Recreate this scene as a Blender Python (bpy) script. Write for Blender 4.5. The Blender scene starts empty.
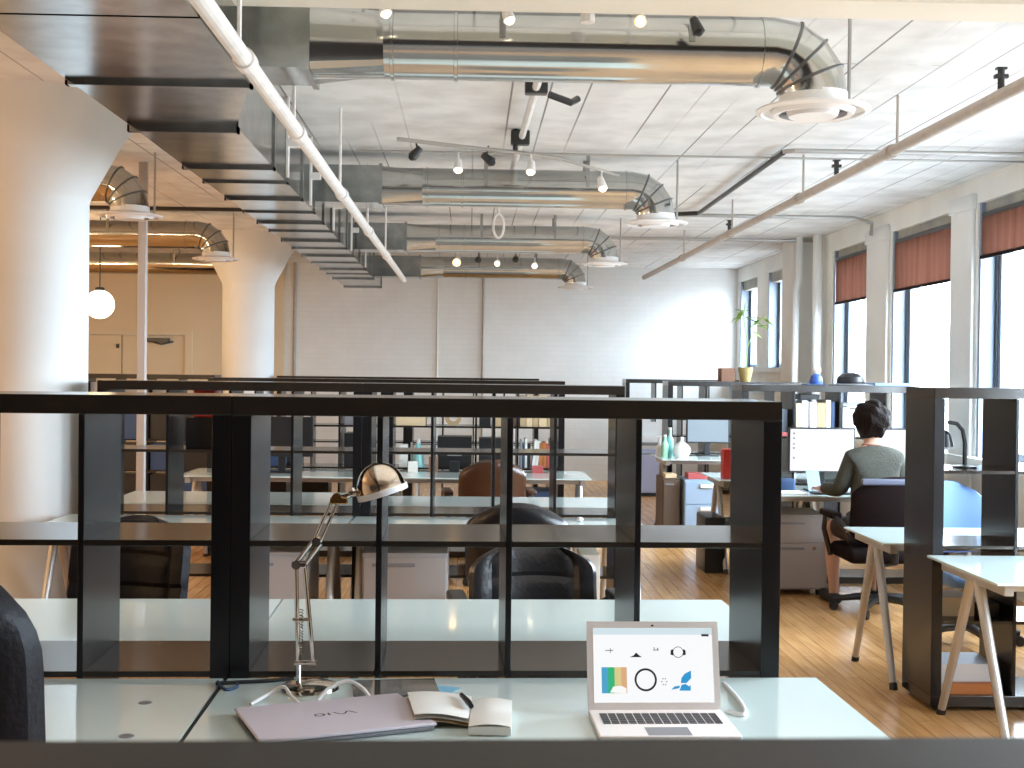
import bpy, bmesh, math, random
from mathutils import Vector, Matrix
random.seed(7)
PI = math.pi
C = bpy.context.scene.collection
SC = bpy.context.scene

# ------------------------------------------------------------------ materials
def mat(name, col, rough=0.5, metal=0.0, spec=0.5, emit=None, estr=0.0, noise=None, bump=None, coat=0.0, trans=0.0):
    m = bpy.data.materials.new(name); m.use_nodes = True
    nt = m.node_tree; b = nt.nodes['Principled BSDF']
    b.inputs['Base Color'].default_value = (*col, 1)
    b.inputs['Roughness'].default_value = rough
    b.inputs['Metallic'].default_value = metal
    b.inputs['Specular IOR Level'].default_value = spec
    b.inputs['Coat Weight'].default_value = coat
    if emit:
        b.inputs['Emission Color'].default_value = (*emit, 1)
        b.inputs['Emission Strength'].default_value = estr
    if noise or bump:
        tc = nt.nodes.new('ShaderNodeTexCoord')
        n = nt.nodes.new('ShaderNodeTexNoise')
        sc, amt = (noise or (6, 0))
        n.inputs['Scale'].default_value = sc; n.inputs['Detail'].default_value = 5
        nt.links.new(tc.outputs['Object'], n.inputs['Vector'])
        if noise:
            r = nt.nodes.new('ShaderNodeValToRGB')
            r.color_ramp.elements[0].position = 0.3; r.color_ramp.elements[1].position = 0.7
            r.color_ramp.elements[0].color = (*[max(0, c*(1-amt)) for c in col], 1)
            r.color_ramp.elements[1].color = (*[min(1, c*(1+amt)) for c in col], 1)
            nt.links.new(n.outputs['Fac'], r.inputs['Fac'])
            nt.links.new(r.outputs['Color'], b.inputs['Base Color'])
        if bump:
            n2 = nt.nodes.new('ShaderNodeTexNoise'); n2.inputs['Scale'].default_value = bump[0]; n2.inputs['Detail'].default_value = 4
            nt.links.new(tc.outputs['Object'], n2.inputs['Vector'])
            bp = nt.nodes.new('ShaderNodeBump'); bp.inputs['Strength'].default_value = bump[1]; bp.inputs['Distance'].default_value = 0.02
            nt.links.new(n2.outputs['Fac'], bp.inputs['Height']); nt.links.new(bp.outputs['Normal'], b.inputs['Normal'])
    return m

def mat_floor():
    m = mat('oak_strip_floor', (.5, .27, .11), rough=.24, spec=.5); nt = m.node_tree; b = nt.nodes['Principled BSDF']
    tc = nt.nodes.new('ShaderNodeTexCoord'); mp = nt.nodes.new('ShaderNodeMapping'); mp.inputs['Rotation'].default_value = (0, 0, PI/2)
    nt.links.new(tc.outputs['Object'], mp.inputs['Vector'])
    br = nt.nodes.new('ShaderNodeTexBrick'); br.offset = .37
    br.inputs['Scale'].default_value = 1; br.inputs['Brick Width'].default_value = 1.3; br.inputs['Row Height'].default_value = .085
    br.inputs['Mortar Size'].default_value = .0022; br.inputs['Bias'].default_value = .0
    br.inputs['Color1'].default_value = (.66, .37, .155, 1); br.inputs['Color2'].default_value = (.55, .285, .105, 1); br.inputs['Mortar'].default_value = (.30, .14, .05, 1)
    nt.links.new(mp.outputs['Vector'], br.inputs['Vector'])
    mp2 = nt.nodes.new('ShaderNodeMapping'); mp2.inputs['Scale'].default_value = (14, 1.2, 1); nt.links.new(tc.outputs['Object'], mp2.inputs['Vector'])
    n = nt.nodes.new('ShaderNodeTexNoise'); n.inputs['Scale'].default_value = 2.2; n.inputs['Detail'].default_value = 6; nt.links.new(mp2.outputs['Vector'], n.inputs['Vector'])
    mx = nt.nodes.new('ShaderNodeMix'); mx.data_type = 'RGBA'; mx.blend_type = 'OVERLAY'; mx.inputs['Factor'].default_value = .55
    nt.links.new(br.outputs['Color'], mx.inputs[6]); nt.links.new(n.outputs['Fac'], mx.inputs[7]); nt.links.new(mx.outputs[2], b.inputs['Base Color'])
    bp = nt.nodes.new('ShaderNodeBump'); bp.inputs['Strength'].default_value = .15; bp.inputs['Distance'].default_value = .004
    nt.links.new(br.outputs['Fac'], bp.inputs['Height']); bp.invert = True; nt.links.new(bp.outputs['Normal'], b.inputs['Normal'])
    return m

def mat_ceiling():
    m = mat('painted_board_ceiling', (.8, .79, .76), rough=.75, spec=.25); nt = m.node_tree; b = nt.nodes['Principled BSDF']
    tc = nt.nodes.new('ShaderNodeTexCoord'); mp = nt.nodes.new('ShaderNodeMapping'); mp.inputs['Rotation'].default_value = (0, 0, PI/2)
    nt.links.new(tc.outputs['Object'], mp.inputs['Vector'])
    br = nt.nodes.new('ShaderNodeTexBrick'); br.offset = .41
    br.inputs['Scale'].default_value = 1; br.inputs['Brick Width'].default_value = 4.4; br.inputs['Row Height'].default_value = .21
    br.inputs['Mortar Size'].default_value = .0065; br.inputs['Mortar Smooth'].default_value = .3
    br.inputs['Color1'].default_value = (.82, .81, .78, 1); br.inputs['Color2'].default_value = (.74, .73, .70, 1); br.inputs['Mortar'].default_value = (.30, .29, .28, 1)
    nt.links.new(mp.outputs['Vector'], br.inputs['Vector'])
    # only some of the joints are open: mask them with a stretched noise
    mp2 = nt.nodes.new('ShaderNodeMapping'); mp2.inputs['Scale'].default_value = (5, .35, 1); nt.links.new(tc.outputs['Object'], mp2.inputs['Vector'])
    n = nt.nodes.new('ShaderNodeTexNoise'); n.inputs['Scale'].default_value = 1; n.inputs['Detail'].default_value = 2; nt.links.new(mp2.outputs['Vector'], n.inputs['Vector'])
    r = nt.nodes.new('ShaderNodeValToRGB'); r.color_ramp.elements[0].position = .47; r.color_ramp.elements[1].position = .62
    nt.links.new(n.outputs['Fac'], r.inputs['Fac'])
    mul = nt.nodes.new('ShaderNodeMath'); mul.operation = 'MULTIPLY'; nt.links.new(br.outputs['Fac'], mul.inputs[0]); nt.links.new(r.outputs['Color'], mul.inputs[1])
    n3 = nt.nodes.new('ShaderNodeTexNoise'); n3.inputs['Scale'].default_value = 3.5; n3.inputs['Detail'].default_value = 8; nt.links.new(tc.outputs['Object'], n3.inputs['Vector'])
    r3 = nt.nodes.new('ShaderNodeValToRGB'); r3.color_ramp.elements[0].position = .25; r3.color_ramp.elements[1].position = .6
    r3.color_ramp.elements[0].color = (.60, .60, .585, 1); r3.color_ramp.elements[1].color = (.79, .80, .79, 1); nt.links.new(n3.outputs['Fac'], r3.inputs['Fac'])
    mx = nt.nodes.new('ShaderNodeMix'); mx.data_type = 'RGBA'; nt.links.new(mul.outputs[0], mx.inputs['Factor'])
    nt.links.new(r3.outputs['Color'], mx.inputs[6]); mx.inputs[7].default_value = (.25, .24, .23, 1)
    nt.links.new(mx.outputs[2], b.inputs['Base Color'])
    bp = nt.nodes.new('ShaderNodeBump'); bp.inputs['Strength'].default_value = .25; bp.inputs['Distance'].default_value = .02
    nt.links.new(n3.outputs['Fac'], bp.inputs['Height']); nt.links.new(bp.outputs['Normal'], b.inputs['Normal'])
    return m

def mat_brickwall(name, col, amt=.12):
    m = mat(name, col, rough=.7, spec=.3); nt = m.node_tree; b = nt.nodes['Principled BSDF']
    tc = nt.nodes.new('ShaderNodeTexCoord'); mp = nt.nodes.new('ShaderNodeMapping'); mp.inputs['Rotation'].default_value = (PI/2, 0, 0)
    nt.links.new(tc.outputs['Object'], mp.inputs['Vector'])
    br = nt.nodes.new('ShaderNodeTexBrick'); br.inputs['Scale'].default_value = 1; br.inputs['Brick Width'].default_value = .22; br.inputs['Row Height'].default_value = .075
    br.inputs['Mortar Size'].default_value = .006
    c1 = tuple(col); c2 = tuple(c*(1-amt*.4) for c in col); c3 = tuple(c*(1-amt) for c in col)
    br.inputs['Color1'].default_value = (*c1, 1); br.inputs['Color2'].default_value = (*c2, 1); br.inputs['Mortar'].default_value = (*c3, 1)
    nt.links.new(mp.outputs['Vector'], br.inputs['Vector'])
    n = nt.nodes.new('ShaderNodeTexNoise'); n.inputs['Scale'].default_value = 3; n.inputs['Detail'].default_value = 8; nt.links.new(tc.outputs['Object'], n.inputs['Vector'])
    mx = nt.nodes.new('ShaderNodeMix'); mx.data_type = 'RGBA'; mx.blend_type = 'SOFT_LIGHT'; mx.inputs['Factor'].default_value = .35
    nt.links.new(br.outputs['Color'], mx.inputs[6]); nt.links.new(n.outputs['Fac'], mx.inputs[7]); nt.links.new(mx.outputs[2], b.inputs['Base Color'])
    bp = nt.nodes.new('ShaderNodeBump'); bp.inputs['Strength'].default_value = .14; bp.inputs['Distance'].default_value = .01; bp.invert = True
    nt.links.new(br.outputs['Fac'], bp.inputs['Height']); nt.links.new(bp.outputs['Normal'], b.inputs['Normal'])
    return m

def mat_glass():
    m = bpy.data.materials.new('window_glass'); m.use_nodes = True; nt = m.node_tree; nt.nodes.clear()
    o = nt.nodes.new('ShaderNodeOutputMaterial'); t = nt.nodes.new('ShaderNodeBsdfTransparent'); g = nt.nodes.new('ShaderNodeBsdfGlossy')
    g.inputs['Roughness'].default_value = .02; lw = nt.nodes.new('ShaderNodeLayerWeight'); pw = nt.nodes.new('ShaderNodeMath'); pw.operation = 'POWER'; pw.inputs[1].default_value = 5
    nt.links.new(lw.outputs['Facing'], pw.inputs[0]); f = nt.nodes.new('ShaderNodeMath'); f.operation = 'MULTIPLY_ADD'; f.inputs[1].default_value = .4; f.inputs[2].default_value = .03; nt.links.new(pw.outputs[0], f.inputs[0])
    t.inputs['Color'].default_value = (.96, .98, 1, 1)
    mx = nt.nodes.new('ShaderNodeMixShader'); nt.links.new(f.outputs[0], mx.inputs[0]); nt.links.new(t.outputs[0], mx.inputs[1]); nt.links.new(g.outputs[0], mx.inputs[2])
    nt.links.new(mx.outputs[0], o.inputs['Surface']); return m

def mat_blind():
    m = bpy.data.materials.new('red_brown_blind_fabric'); m.use_nodes = True; nt = m.node_tree; nt.nodes.clear()
    o = nt.nodes.new('ShaderNodeOutputMaterial'); d = nt.nodes.new('ShaderNodeBsdfDiffuse'); t = nt.nodes.new('ShaderNodeBsdfTranslucent')
    tc = nt.nodes.new('ShaderNodeTexCoord'); mp = nt.nodes.new('ShaderNodeMapping'); mp.inputs['Scale'].default_value = (1, 9, .5)
    n = nt.nodes.new('ShaderNodeTexNoise'); n.inputs['Scale'].default_value = 1.2; nt.links.new(tc.outputs['Object'], mp.inputs['Vector']); nt.links.new(mp.outputs['Vector'], n.inputs['Vector'])
    r = nt.nodes.new('ShaderNodeValToRGB'); r.color_ramp.elements[0].color = (.115, .056, .038, 1); r.color_ramp.elements[1].color = (.20, .105, .078, 1)
    r.color_ramp.elements[0].position = .35; r.color_ramp.elements[1].position = .7
    nt.links.new(n.outputs['Fac'], r.inputs['Fac']); nt.links.new(r.outputs['Color'], d.inputs['Color']); t.inputs['Color'].default_value = (.017, .0065, .0045, 1)
    a = nt.nodes.new('ShaderNodeAddShader'); nt.links.new(d.outputs[0], a.inputs[0]); nt.links.new(t.outputs[0], a.inputs[1]); nt.links.new(a.outputs[0], o.inputs['Surface'])
    return m

M = dict(
    floor=mat_floor(), ceiling=mat_ceiling(), glass=mat_glass(), blind=mat_blind(),
    backwall=mat_brickwall('white_painted_brick', (.82, .835, .825), .045),
    plaster=mat('cream_plaster', (.80, .77, .68), .7, spec=.3, noise=(1.2, .05), bump=(12, .12)),
    warmwall=mat('warm_beige_wall', (.74, .62, .44), .7, spec=.3, noise=(1.0, .04)),
    rightwall=mat('cream_masonry', (.86, .88, .86), .7, spec=.3, noise=(2, .07), bump=(9, .25)),
    column=mat('white_painted_concrete', (.77, .80, .81), .55, spec=.35, noise=(1.6, .05), bump=(8, .12)),
    reveal_shade=mat('reveal_shade_grey', (.33, .33, .30), .7, noise=(6, .2)),
    black=mat('black_brown_laminate', (.024, .018, .014), .16, spec=.55, noise=(2, .15)),  # boards kept lighter to stand in for reflections on their tops
    blackf=mat('black_brown_laminate_shaded', (.009, .008, .009), .26, spec=.4),  # darker copy for the uprights, their shade put into the colour
    deskglass=mat('frosted_white_glass', (.66, .79, .78), .09, spec=.6, coat=.25),
    deskedge=mat('green_glass_edge', (.30, .52, .46), .12, spec=.6),
    silver=mat('silver_painted_steel', (.50, .48, .46), .38, metal=.55),
    rubber=mat('black_rubber', (.015, .015, .016), .6),
    duct=mat('galvanised_steel', (.52, .53, .51), .13, metal=1.0, noise=(5, .06), bump=(2, .02)),
    ductflat=mat('galvanised_flat_steel', (.37, .385, .38), .17, metal=1.0, noise=(9, .2), bump=(1.8, .10)),
    ductseam=mat('dark_duct_seam', (.16, .16, .16), .4, metal=.8),
    white=mat('white_enamel', (.82, .82, .82), .35),
    whitepipe=mat('white_painted_pipe', (.78, .76, .73), .4, noise=(14, .08)),
    greypipe=mat('taupe_shaded_pipe', (.42, .37, .32), .45, noise=(14, .1)),  # taupe puts the sprinkler pipe's shaded underside into the base colour
    darkmetal=mat('dark_metal', (.05, .05, .05), .35, metal=.6),
    conduit=mat('grey_conduit', (.42, .41, .39), .4, metal=.5),
    chrome=mat('chrome', (.80, .78, .75), .08, metal=1.0),
    nickel=mat('warm_nickel', (.72, .65, .56), .12, metal=1.0),
    shadein=mat('white_shade_rim', (.85, .87, .9), .35),
    bulb=mat('warm_bulb', (1, .8, .5), .3, emit=(1, .55, .18), estr=7),
    bulbdim=mat('pale_bulb', (1, .95, .85), .3, emit=(1, .82, .55), estr=3.5),
    globe=mat('opal_globe', (1, .95, .85), .3, emit=(1, .80, .50), estr=6.5),
    leather=mat('black_leather', (.011, .011, .013), .28, spec=.5, bump=(60, .12)),
    leathermatte=mat('dulled_black_leather', (.008, .008, .011), .45, spec=.14, bump=(60, .12)),  # duller copy of the black leather, mutes the warm reflections
    leatherb=mat('brown_leather', (.065, .024, .010), .26, spec=.6, bump=(60, .12)),
    maroon=mat('maroon_chair_fabric', (.014, .008, .008), .85, spec=.1),
    bluefab=mat('blue_mesh_fabric', (.13, .24, .45), .6),
    plasticb=mat('black_plastic', (.016, .016, .018), .35),
    plasticg=mat('grey_plastic', (.22, .22, .24), .4),
    alum=mat('aluminium', (.90, .84, .82), .4, metal=.0),
    vaio=mat('lilac_silver_lid', (.60, .555, .62), .42, metal=.0, spec=.5),
    vaiotxt=mat('dark_chrome_letters', (.10, .09, .12), .25, metal=.7),
    key=mat('black_keys', (.02, .02, .03), .4),
    screen=mat('white_lit_screen', (.06, .06, .06), .3, emit=(.97, .98, 1), estr=.67),
    screendim=mat('pale_blue_screen', (.05, .05, .06), .25, emit=(.50, .66, .78), estr=.5),
    paper=mat('white_paper', (.85, .84, .80), .7),
    cream=mat('cream_paper_edge', (.74, .58, .36), .7),
    bluepaper=mat('light_blue_paper', (.25, .58, .80), .6),
    darkgloss=mat('dark_glossy_glass', (.10, .095, .085), .03, spec=.8, coat=.6),
    cabgrey=mat('warm_grey_cabinet', (.40, .37, .36), .38, spec=.5),
    cabblue=mat('pale_blue_cabinet', (.34, .46, .62), .4),
    cablilac=mat('lilac_grey_cabinet', (.42, .45, .62), .45),
    cabbrown=mat('brown_laminate', (.11, .075, .055), .5),
    red=mat('red_plastic', (.62, .035, .02), .4),
    redfab=mat('dull_red_card', (.50, .10, .10), .6),
    green=mat('pale_green_plastic', (.38, .70, .50), .35),
    teal=mat('pale_teal_plastic', (.30, .66, .66), .4),
    navy=mat('navy_box', (.03, .07, .17), .5),
    blue=mat('bright_blue', (.05, .12, .50), .4),
    tan=mat('tan_card', (.50, .36, .20), .6), brownbox=mat('brown_card', (.24, .12, .075), .7),
    orange=mat('orange_cover', (.50, .17, .04), .55), greycover=mat('grey_cover', (.30, .30, .30), .6),
    pot=mat('ochre_pot', (.40, .30, .11), .55), leaf=mat('green_leaf', (.16, .34, .05), .5), leafy=mat('yellow_green_leaf', (.42, .55, .16), .5), soil=mat('soil', (.05, .03, .02), .9),
    skin=mat('skin', (.60, .34, .24), .5, spec=.35), hair=mat('dark_brown_hair', (.010, .005, .004), .6, spec=.12, bump=(70, .6)),
    sweater=mat('grey_olive_knit', (.058, .058, .046), .9, noise=(40, .15), bump=(90, .3)), shorts=mat('dark_brown_cotton', (.05, .035, .03), .8),
    shoe=mat('black_shoe', (.02, .02, .02), .5), eye=mat('eye_white', (.8, .8, .8), .2), collar=mat('dark_red_neckline', (.22, .05, .04), .8),
    frame=mat('blue_grey_window_frame', (.24, .30, .40), .45, metal=.0), darkframe=mat('dark_window_seal', (.04, .05, .06), .5),
    door=mat('cream_door', (.72, .62, .45), .5), pole=mat('grey_painted_pole', (.48, .44, .42), .5),
    amber=mat('amber_metal', (.45, .28, .10), .25, metal=1.0),
)

# ------------------------------------------------------------------ mesh helpers
class MB:
    def __init__(s): s.v = []; s.f = []; s.mi = []; s.cur = 0
    def add(s, vs, fs):
        o = len(s.v); s.v += [tuple(v) for v in vs]; s.f += [tuple(i+o for i in f) for f in fs]; s.mi += [s.cur]*len(fs); return s
    def box(s, x0, x1, y0, y1, z0, z1, bev=0):
        if bev <= 0:
            return s.add([(x0,y0,z0),(x1,y0,z0),(x1,y1,z0),(x0,y1,z0),(x0,y0,z1),(x1,y0,z1),(x1,y1,z1),(x0,y1,z1)],
                         [(0,3,2,1),(4,5,6,7),(0,1,5,4),(1,2,6,5),(2,3,7,6),(3,0,4,7)])
        bm = bmesh.new(); bmesh.ops.create_cube(bm, size=1)
        for v in bm.verts: v.co = Vector(((x0+x1)/2+v.co.x*(x1-x0), (y0+y1)/2+v.co.y*(y1-y0), (z0+z1)/2+v.co.z*(z1-z0)))
        bmesh.ops.bevel(bm, geom=bm.edges[:], offset=bev, segments=2 if bev < .01 else 4, profile=.5, affect='EDGES')
        return s.bm(bm)
    def bm(s, bm, free=True):
        bm.verts.index_update(); s.add([v.co for v in bm.verts], [[v.index for v in f.verts] for f in bm.faces])
        if free: bm.free()
        return s
    def loft(s, rings, cap=True, closed=False):
        n = len(rings[0]); vs = [p for r in rings for p in r]; fs = []
        R = len(rings)
        for i in range(R if closed else R-1):
            for j in range(n):
                a, b = i*n+j, i*n+(j+1) % n; i2 = (i+1) % R
                fs.append((a, b, i2*n+(j+1) % n, i2*n+j))
        if cap and not closed: fs.append(tuple(range(n))[::-1]); fs.append(tuple((R-1)*n+j for j in range(n)))
        return s.add(vs, fs)
    def tube(s, pts, r, n=10, cap=True):
        pts = [Vector(p) for p in pts]; rr = r if isinstance(r, (list, tuple)) else [r]*len(pts); rings = []
        up = None
        for i, p in enumerate(pts):
            d = (pts[min(i+1, len(pts)-1)]-pts[max(i-1, 0)]).normalized()
            if up is None: up = Vector((0,0,1)) if abs(d.z) < .9 else Vector((1,0,0))
            a = (up-d*up.dot(d)); a = a.normalized() if a.length > 1e-6 else d.orthogonal().normalized(); up = a; b = d.cross(a)
            rings.append([p+(a*math.cos(t)+b*math.sin(t))*rr[i] for t in (2*PI*k/n for k in range(n))])
        return s.loft(rings, cap)
    def lathe(s, prof, c=(0,0,0), n=24, cap=True, axis='z', rot=None):
        rings = []
        for r, z in prof:
            ring = []
            for k in range(n):
                t = 2*PI*k/n; p = Vector((r*math.cos(t), r*math.sin(t), z))
                if axis == 'x': p = Vector((p.z, p.x, p.y))
                if axis == 'y': p = Vector((p.x, p.z, p.y))
                if rot: p = rot @ p
                ring.append(p+Vector(c))
            rings.append(ring)
        return s.loft(rings, cap)
    def sphere(s, c, r, n=16, m=10, sc=(1,1,1)):
        pr = [(max(1e-4, math.sin(PI*i/m)), -math.cos(PI*i/m)) for i in range(m+1)]
        rings = [[(c[0]+r*sc[0]*a*math.cos(2*PI*k/n), c[1]+r*sc[1]*a*math.sin(2*PI*k/n), c[2]+r*sc[2]*b) for k in range(n)] for a, b in pr]
        return s.loft(rings, True)
    def quad(s, *p): return s.add(p, [tuple(range(len(p)))])
    def grid(s, fn, nu, nv):
        vs = [fn(i/nu, j/nv) for j in range(nv+1) for i in range(nu+1)]
        fs = [(j*(nu+1)+i, j*(nu+1)+i+1, (j+1)*(nu+1)+i+1, (j+1)*(nu+1)+i) for j in range(nv) for i in range(nu)]
        return s.add(vs, fs)

def mesh_of(mb, name, mats, smooth=True, angle=.38):
    me = bpy.data.meshes.new(name); me.from_pydata(mb.v, [], mb.f)
    for m in (mats if isinstance(mats, (list, tuple)) else [mats]): me.materials.append(m)
    me.polygons.foreach_set('material_index', mb.mi)
    bm = bmesh.new(); bm.from_mesh(me); bmesh.ops.recalc_face_normals(bm, faces=bm.faces); bm.to_mesh(me); bm.free()
    if smooth: me.shade_smooth(); me.set_sharp_from_angle(angle=angle)
    me.update(); return me

def obj(name, mb, mats, parent=None, smooth=True, label=None, angle=.38):
    me = mb if isinstance(mb, bpy.types.Mesh) else mesh_of(mb, name, mats, smooth, angle)
    o = bpy.data.objects.new(name, me); C.objects.link(o)
    if parent: o.parent = parent
    if label: o['label'] = label
    return o
def tag(o, label, cat, group=None):
    o['label'] = label; o['category'] = cat
    if group: o['group'] = group
    return o
def thing(name, label, cat, loc=(0,0,0), rz=0, group=None):
    o = bpy.data.objects.new(name, None); o.empty_display_size = .1; C.objects.link(o); o.location = loc; o.rotation_euler = (0,0,rz)
    return tag(o, label, cat, group)
def struct(name, mb, mats, smooth=False, parent=None):
    o = obj(name, mb, mats, parent, smooth)
    if not parent: o['kind'] = 'structure'
    return o
def dup(root, loc, rz, label, group=None):
    r = root.copy(); C.objects.link(r); r.location = loc; r.rotation_euler = (0,0,rz); r['label'] = label
    if group: r['group'] = group
    for ch in list(root.children):
        c = ch.copy(); C.objects.link(c); c.parent = r
        for g in list(ch.children):
            d = g.copy(); C.objects.link(d); d.parent = c
    return r
def at(o, loc, rz=0): o.location = loc; o.rotation_euler = (0,0,rz); return o

# ------------------------------------------------------------------ the room
X0, XW, YB, YN, H = -8.2, 3.88, 18.38, -3.2, 3.10
struct('floor', MB().box(X0-.3, XW+.4, YN-.3, YB+.3, -.12, 0), M['floor'])
struct('ceiling', MB().box(X0-.3, XW+.4, YN-.3, YB+.3, H, H+.15), M['ceiling'])
mb = MB().box(X0-.3, XW+.4, YB, YB+.3, 0, H); struct('wall_back', mb, M['backwall'])
struct('wall_left', MB().box(X0-.3, X0, YN, YB, 0, H), M['warmwall'])
struct('wall_near', MB().box(X0-.3, XW+.4, YN-.3, YN, 0, H), mat('dark_grey_wall', (.10, .10, .11), .7))
# beige plastered part of the back wall on the left, round the double door
struct('trim_1', MB().box(X0, -5.60, YB-.05, YB, 0, H).box(-5.60, -3.98, YB-.05, YB, 2.10, H).box(-3.98, -2.68, YB-.05, YB, 0, H), M['warmwall'])

wins = [(8.20, 9.62, .95), (10.15, 11.61, .95), (12.33, 13.50, .95), (15.68, 16.50, 1.66), (17.10, 18.20, 1.66),
        (6.25, 7.67, .95), (4.30, 5.72, .95), (2.35, 3.77, .95)]
TOP = 2.90
mb = MB(); ws = sorted(wins)
mb.box(XW, XW+.26, YN, YB, TOP, H)
prev = YN
for a, b, s in ws:
    mb.box(XW, XW+.26, prev, a, 0, TOP); mb.box(XW, XW+.26, a, b, 0, s); prev = b
mb.box(XW, XW+.26, prev, YB, 0, TOP)
struct('wall_right', mb, M['rightwall'])
# big pilaster, narrow piers, downstand beams, sills
struct('trim_2', MB().box(3.60, XW, 14.12, 14.62, 0, H, .02), M['column'], True)
struct('trim_3', MB().box(3.85, XW, 9.66, 10.10, 0, 2.98, .012).box(3.835, XW, 9.64, 10.12, 2.86, 2.98, .01), M['column'], True)
struct('trim_4', MB().box(3.85, XW, 11.66, 12.27, 0, 2.98, .012).box(3.835, XW, 11.64, 12.29, 2.84, 2.96, .01), M['column'], True)
struct('trim_5', MB().tube([(3.78, 13.75, 0), (3.78, 13.75, H)], .055, 12).tube([(3.60, 13.98, 0), (3.60, 13.98, 2.5), (3.64, 14.0, 2.62), (3.64, 14.0, H)], .04, 10), M['column'], True)
struct('trim_6', MB().box(-.92, XW, 4.40, 4.62, 2.872, H), M['plaster'])
struct('trim_7', MB().box(XW-.0, XW+.04, 7.9, 13.6, .90, .95).box(XW-.10, XW, 7.9, 13.6, .90, .955), M['rightwall'])
struct('trim_8', MB().box(XW-.05, XW+.03, 15.6, 18.3, 1.60, 1.66), M['column'])
for i, (a, b, s) in enumerate(wins):
    x = XW+.19
    mb = MB(); w = .055
    mb.box(x-.04, x+.04, a, a+w, s, TOP).box(x-.04, x+.04, b-w, b, s, TOP).box(x-.04, x+.04, a, b, s, s+w).box(x-.04, x+.04, a, b, TOP-.13, TOP)
    mb.box(XW+.012, x+.055, b-.035, b-.001, s, TOP).box(x-.05, x+.04, b-.12, b, s, TOP)
    fr = struct('window_%d' % (i+1), mb, M['frame'])
    mb = MB().box(x-.066, x-.052, b-.075, b-.036, s, TOP); obj('window_seal', mb, M['darkframe'], fr, False)
    obj('window_pane', MB().box(x-.003, x+.003, a+w, b-w, s+w, TOP-.13), M['glass'], fr, False)
    obj('reveal_shade', MB().box(XW+.045, XW+.15, a, b, TOP-.13, TOP-.001), M['reveal_shade'], fr, False)  # grey strip stands in for shade at the head of the reveal
# double door in the back wall
df = struct('door_1', MB().box(-5.60, -5.50, YB-.09, YB-.0, 0, 2.10).box(-4.08, -3.98, YB-.09, YB, 0, 2.10).box(-5.50, -4.08, YB-.09, YB, 2.03, 2.10), M['door'])
for x0, x1 in ((-5.495, -4.99), (-4.975, -4.085)):
    d = obj('door_leaf', MB().box(x0, x1, YB-.045, YB-.01, .01, 2.025, .004), M['door'], df)
obj('door_closer', MB().box(-4.62, -4.30, YB-.13, YB-.046, 1.93, 1.99, .006).tube([(-4.62, YB-.1, 1.965), (-4.40, YB-.16, 1.90), (-4.25, YB-.08, 1.94)], .012, 6), M['darkmetal'], df)
obj('door_bolt', MB().box(-5.06, -5.02, YB-.07, YB-.046, 1.84, 1.90, .004), M['darkmetal'], df)

# mushroom columns
def column(name, x, y, label):
    r = .295
    prof = [(r, 0), (r, 2.52), (r+.012, 2.56), (r+.18, 2.88), (r+.33, H)]
    o = obj(name, MB().lathe(prof, (x, y, 0), 48), M['column'], angle=.5); return tag(o, label, 'column')
column('concrete_column', -2.54, 7.50, 'thick white concrete column with flared top, nearest, at the left edge')
column('concrete_column', -2.56, 14.72, 'thick white concrete column with flared top, farther back by the beige wall')

# wall pipes on the back wall, ceiling conduits
def pipe(name, pts, r, m, label, cat, n=8): return tag(obj(name, MB().tube(pts, r, n), m), label, cat)
pipe('wall_pipe', [(.18, YB-.03, 0), (.18, YB-.03, H)], .018, M['greypipe'], 'thin vertical pipe on the white brick back wall near its middle', 'pipe')
pipe('wall_pipe', [(-2.53, YB-.03, 0), (-2.53, YB-.03, H)], .022, M['greypipe'], 'thin vertical pipe on the back wall just right of the far column', 'pipe')
pipe('wall_pipe', [(-.48, YB-.012, 0), (-.48, YB-.012, H)], .01, M['plaster'], 'faint flush seam strip on the back wall left of the thin pipe', 'pipe')
pipe('ceiling_conduit', [(2.08, 8.45, 3.06), (2.14, 8.40, 3.06), (3.87, 8.40, 3.06)], .016, M['conduit'], 'grey conduit crossing the ceiling to the window wall, nearest of them', 'conduit')
pipe('ceiling_conduit', [(2.08, 8.45, 3.055), (2.10, 11.7, 3.055), (1.7, 11.9, 3.055)], .020, M['darkmetal'], 'dark conduit running away along the ceiling left of the taupe pipe', 'conduit')
pipe('ceiling_conduit', [(1.55, 11.9, 3.06), (3.6, 11.9, 3.06), (3.80, 11.95, 3.02), (3.79, 11.95, 2.9)], .018, M['conduit'], 'grey conduit across the ceiling ending at the pier between two red blinds', 'conduit')
pipe('ceiling_conduit', [(.9, 14.0, 3.06), (3.87, 14.0, 3.06)], .018, M['conduit'], 'grey conduit across the ceiling just before the large pilaster', 'conduit')
pipe('ceiling_conduit', [(-.8, 8.75, 3.07), (3.87, 8.75, 3.07)], .008, M['conduit'], 'hairline wire across the ceiling behind the nearest conduit', 'conduit')
pipe('ceiling_conduit', [(-7.9, 11.7, 3.02), (-1.6, 11.7, 3.02)], .018, M['darkmetal'], 'dark pipe crossing the warm-lit ceiling at left', 'conduit')
t = thing('ceiling_conduit', 'pale conduit with junction boxes running away above the ceiling lights', 'conduit', (0,0,0))
obj('pipe', MB().tube([(.33, 6.4, 3.05), (.29, 9.7, 3.05)], .022, 8), M['whitepipe'], t)
obj('junction_box', MB().box(.27, .39, 6.62, 6.70, 3.02, 3.09, .01).tube([(.40, 6.7, 3.03), (.52, 6.75, 3.0), (.56, 6.8, 3.03)], .02, 6), M['darkmetal'], t)
obj('junction_box', MB().box(.24, .36, 8.0, 8.08, 3.0, 3.09, .01), M['darkmetal'], t)

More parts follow.
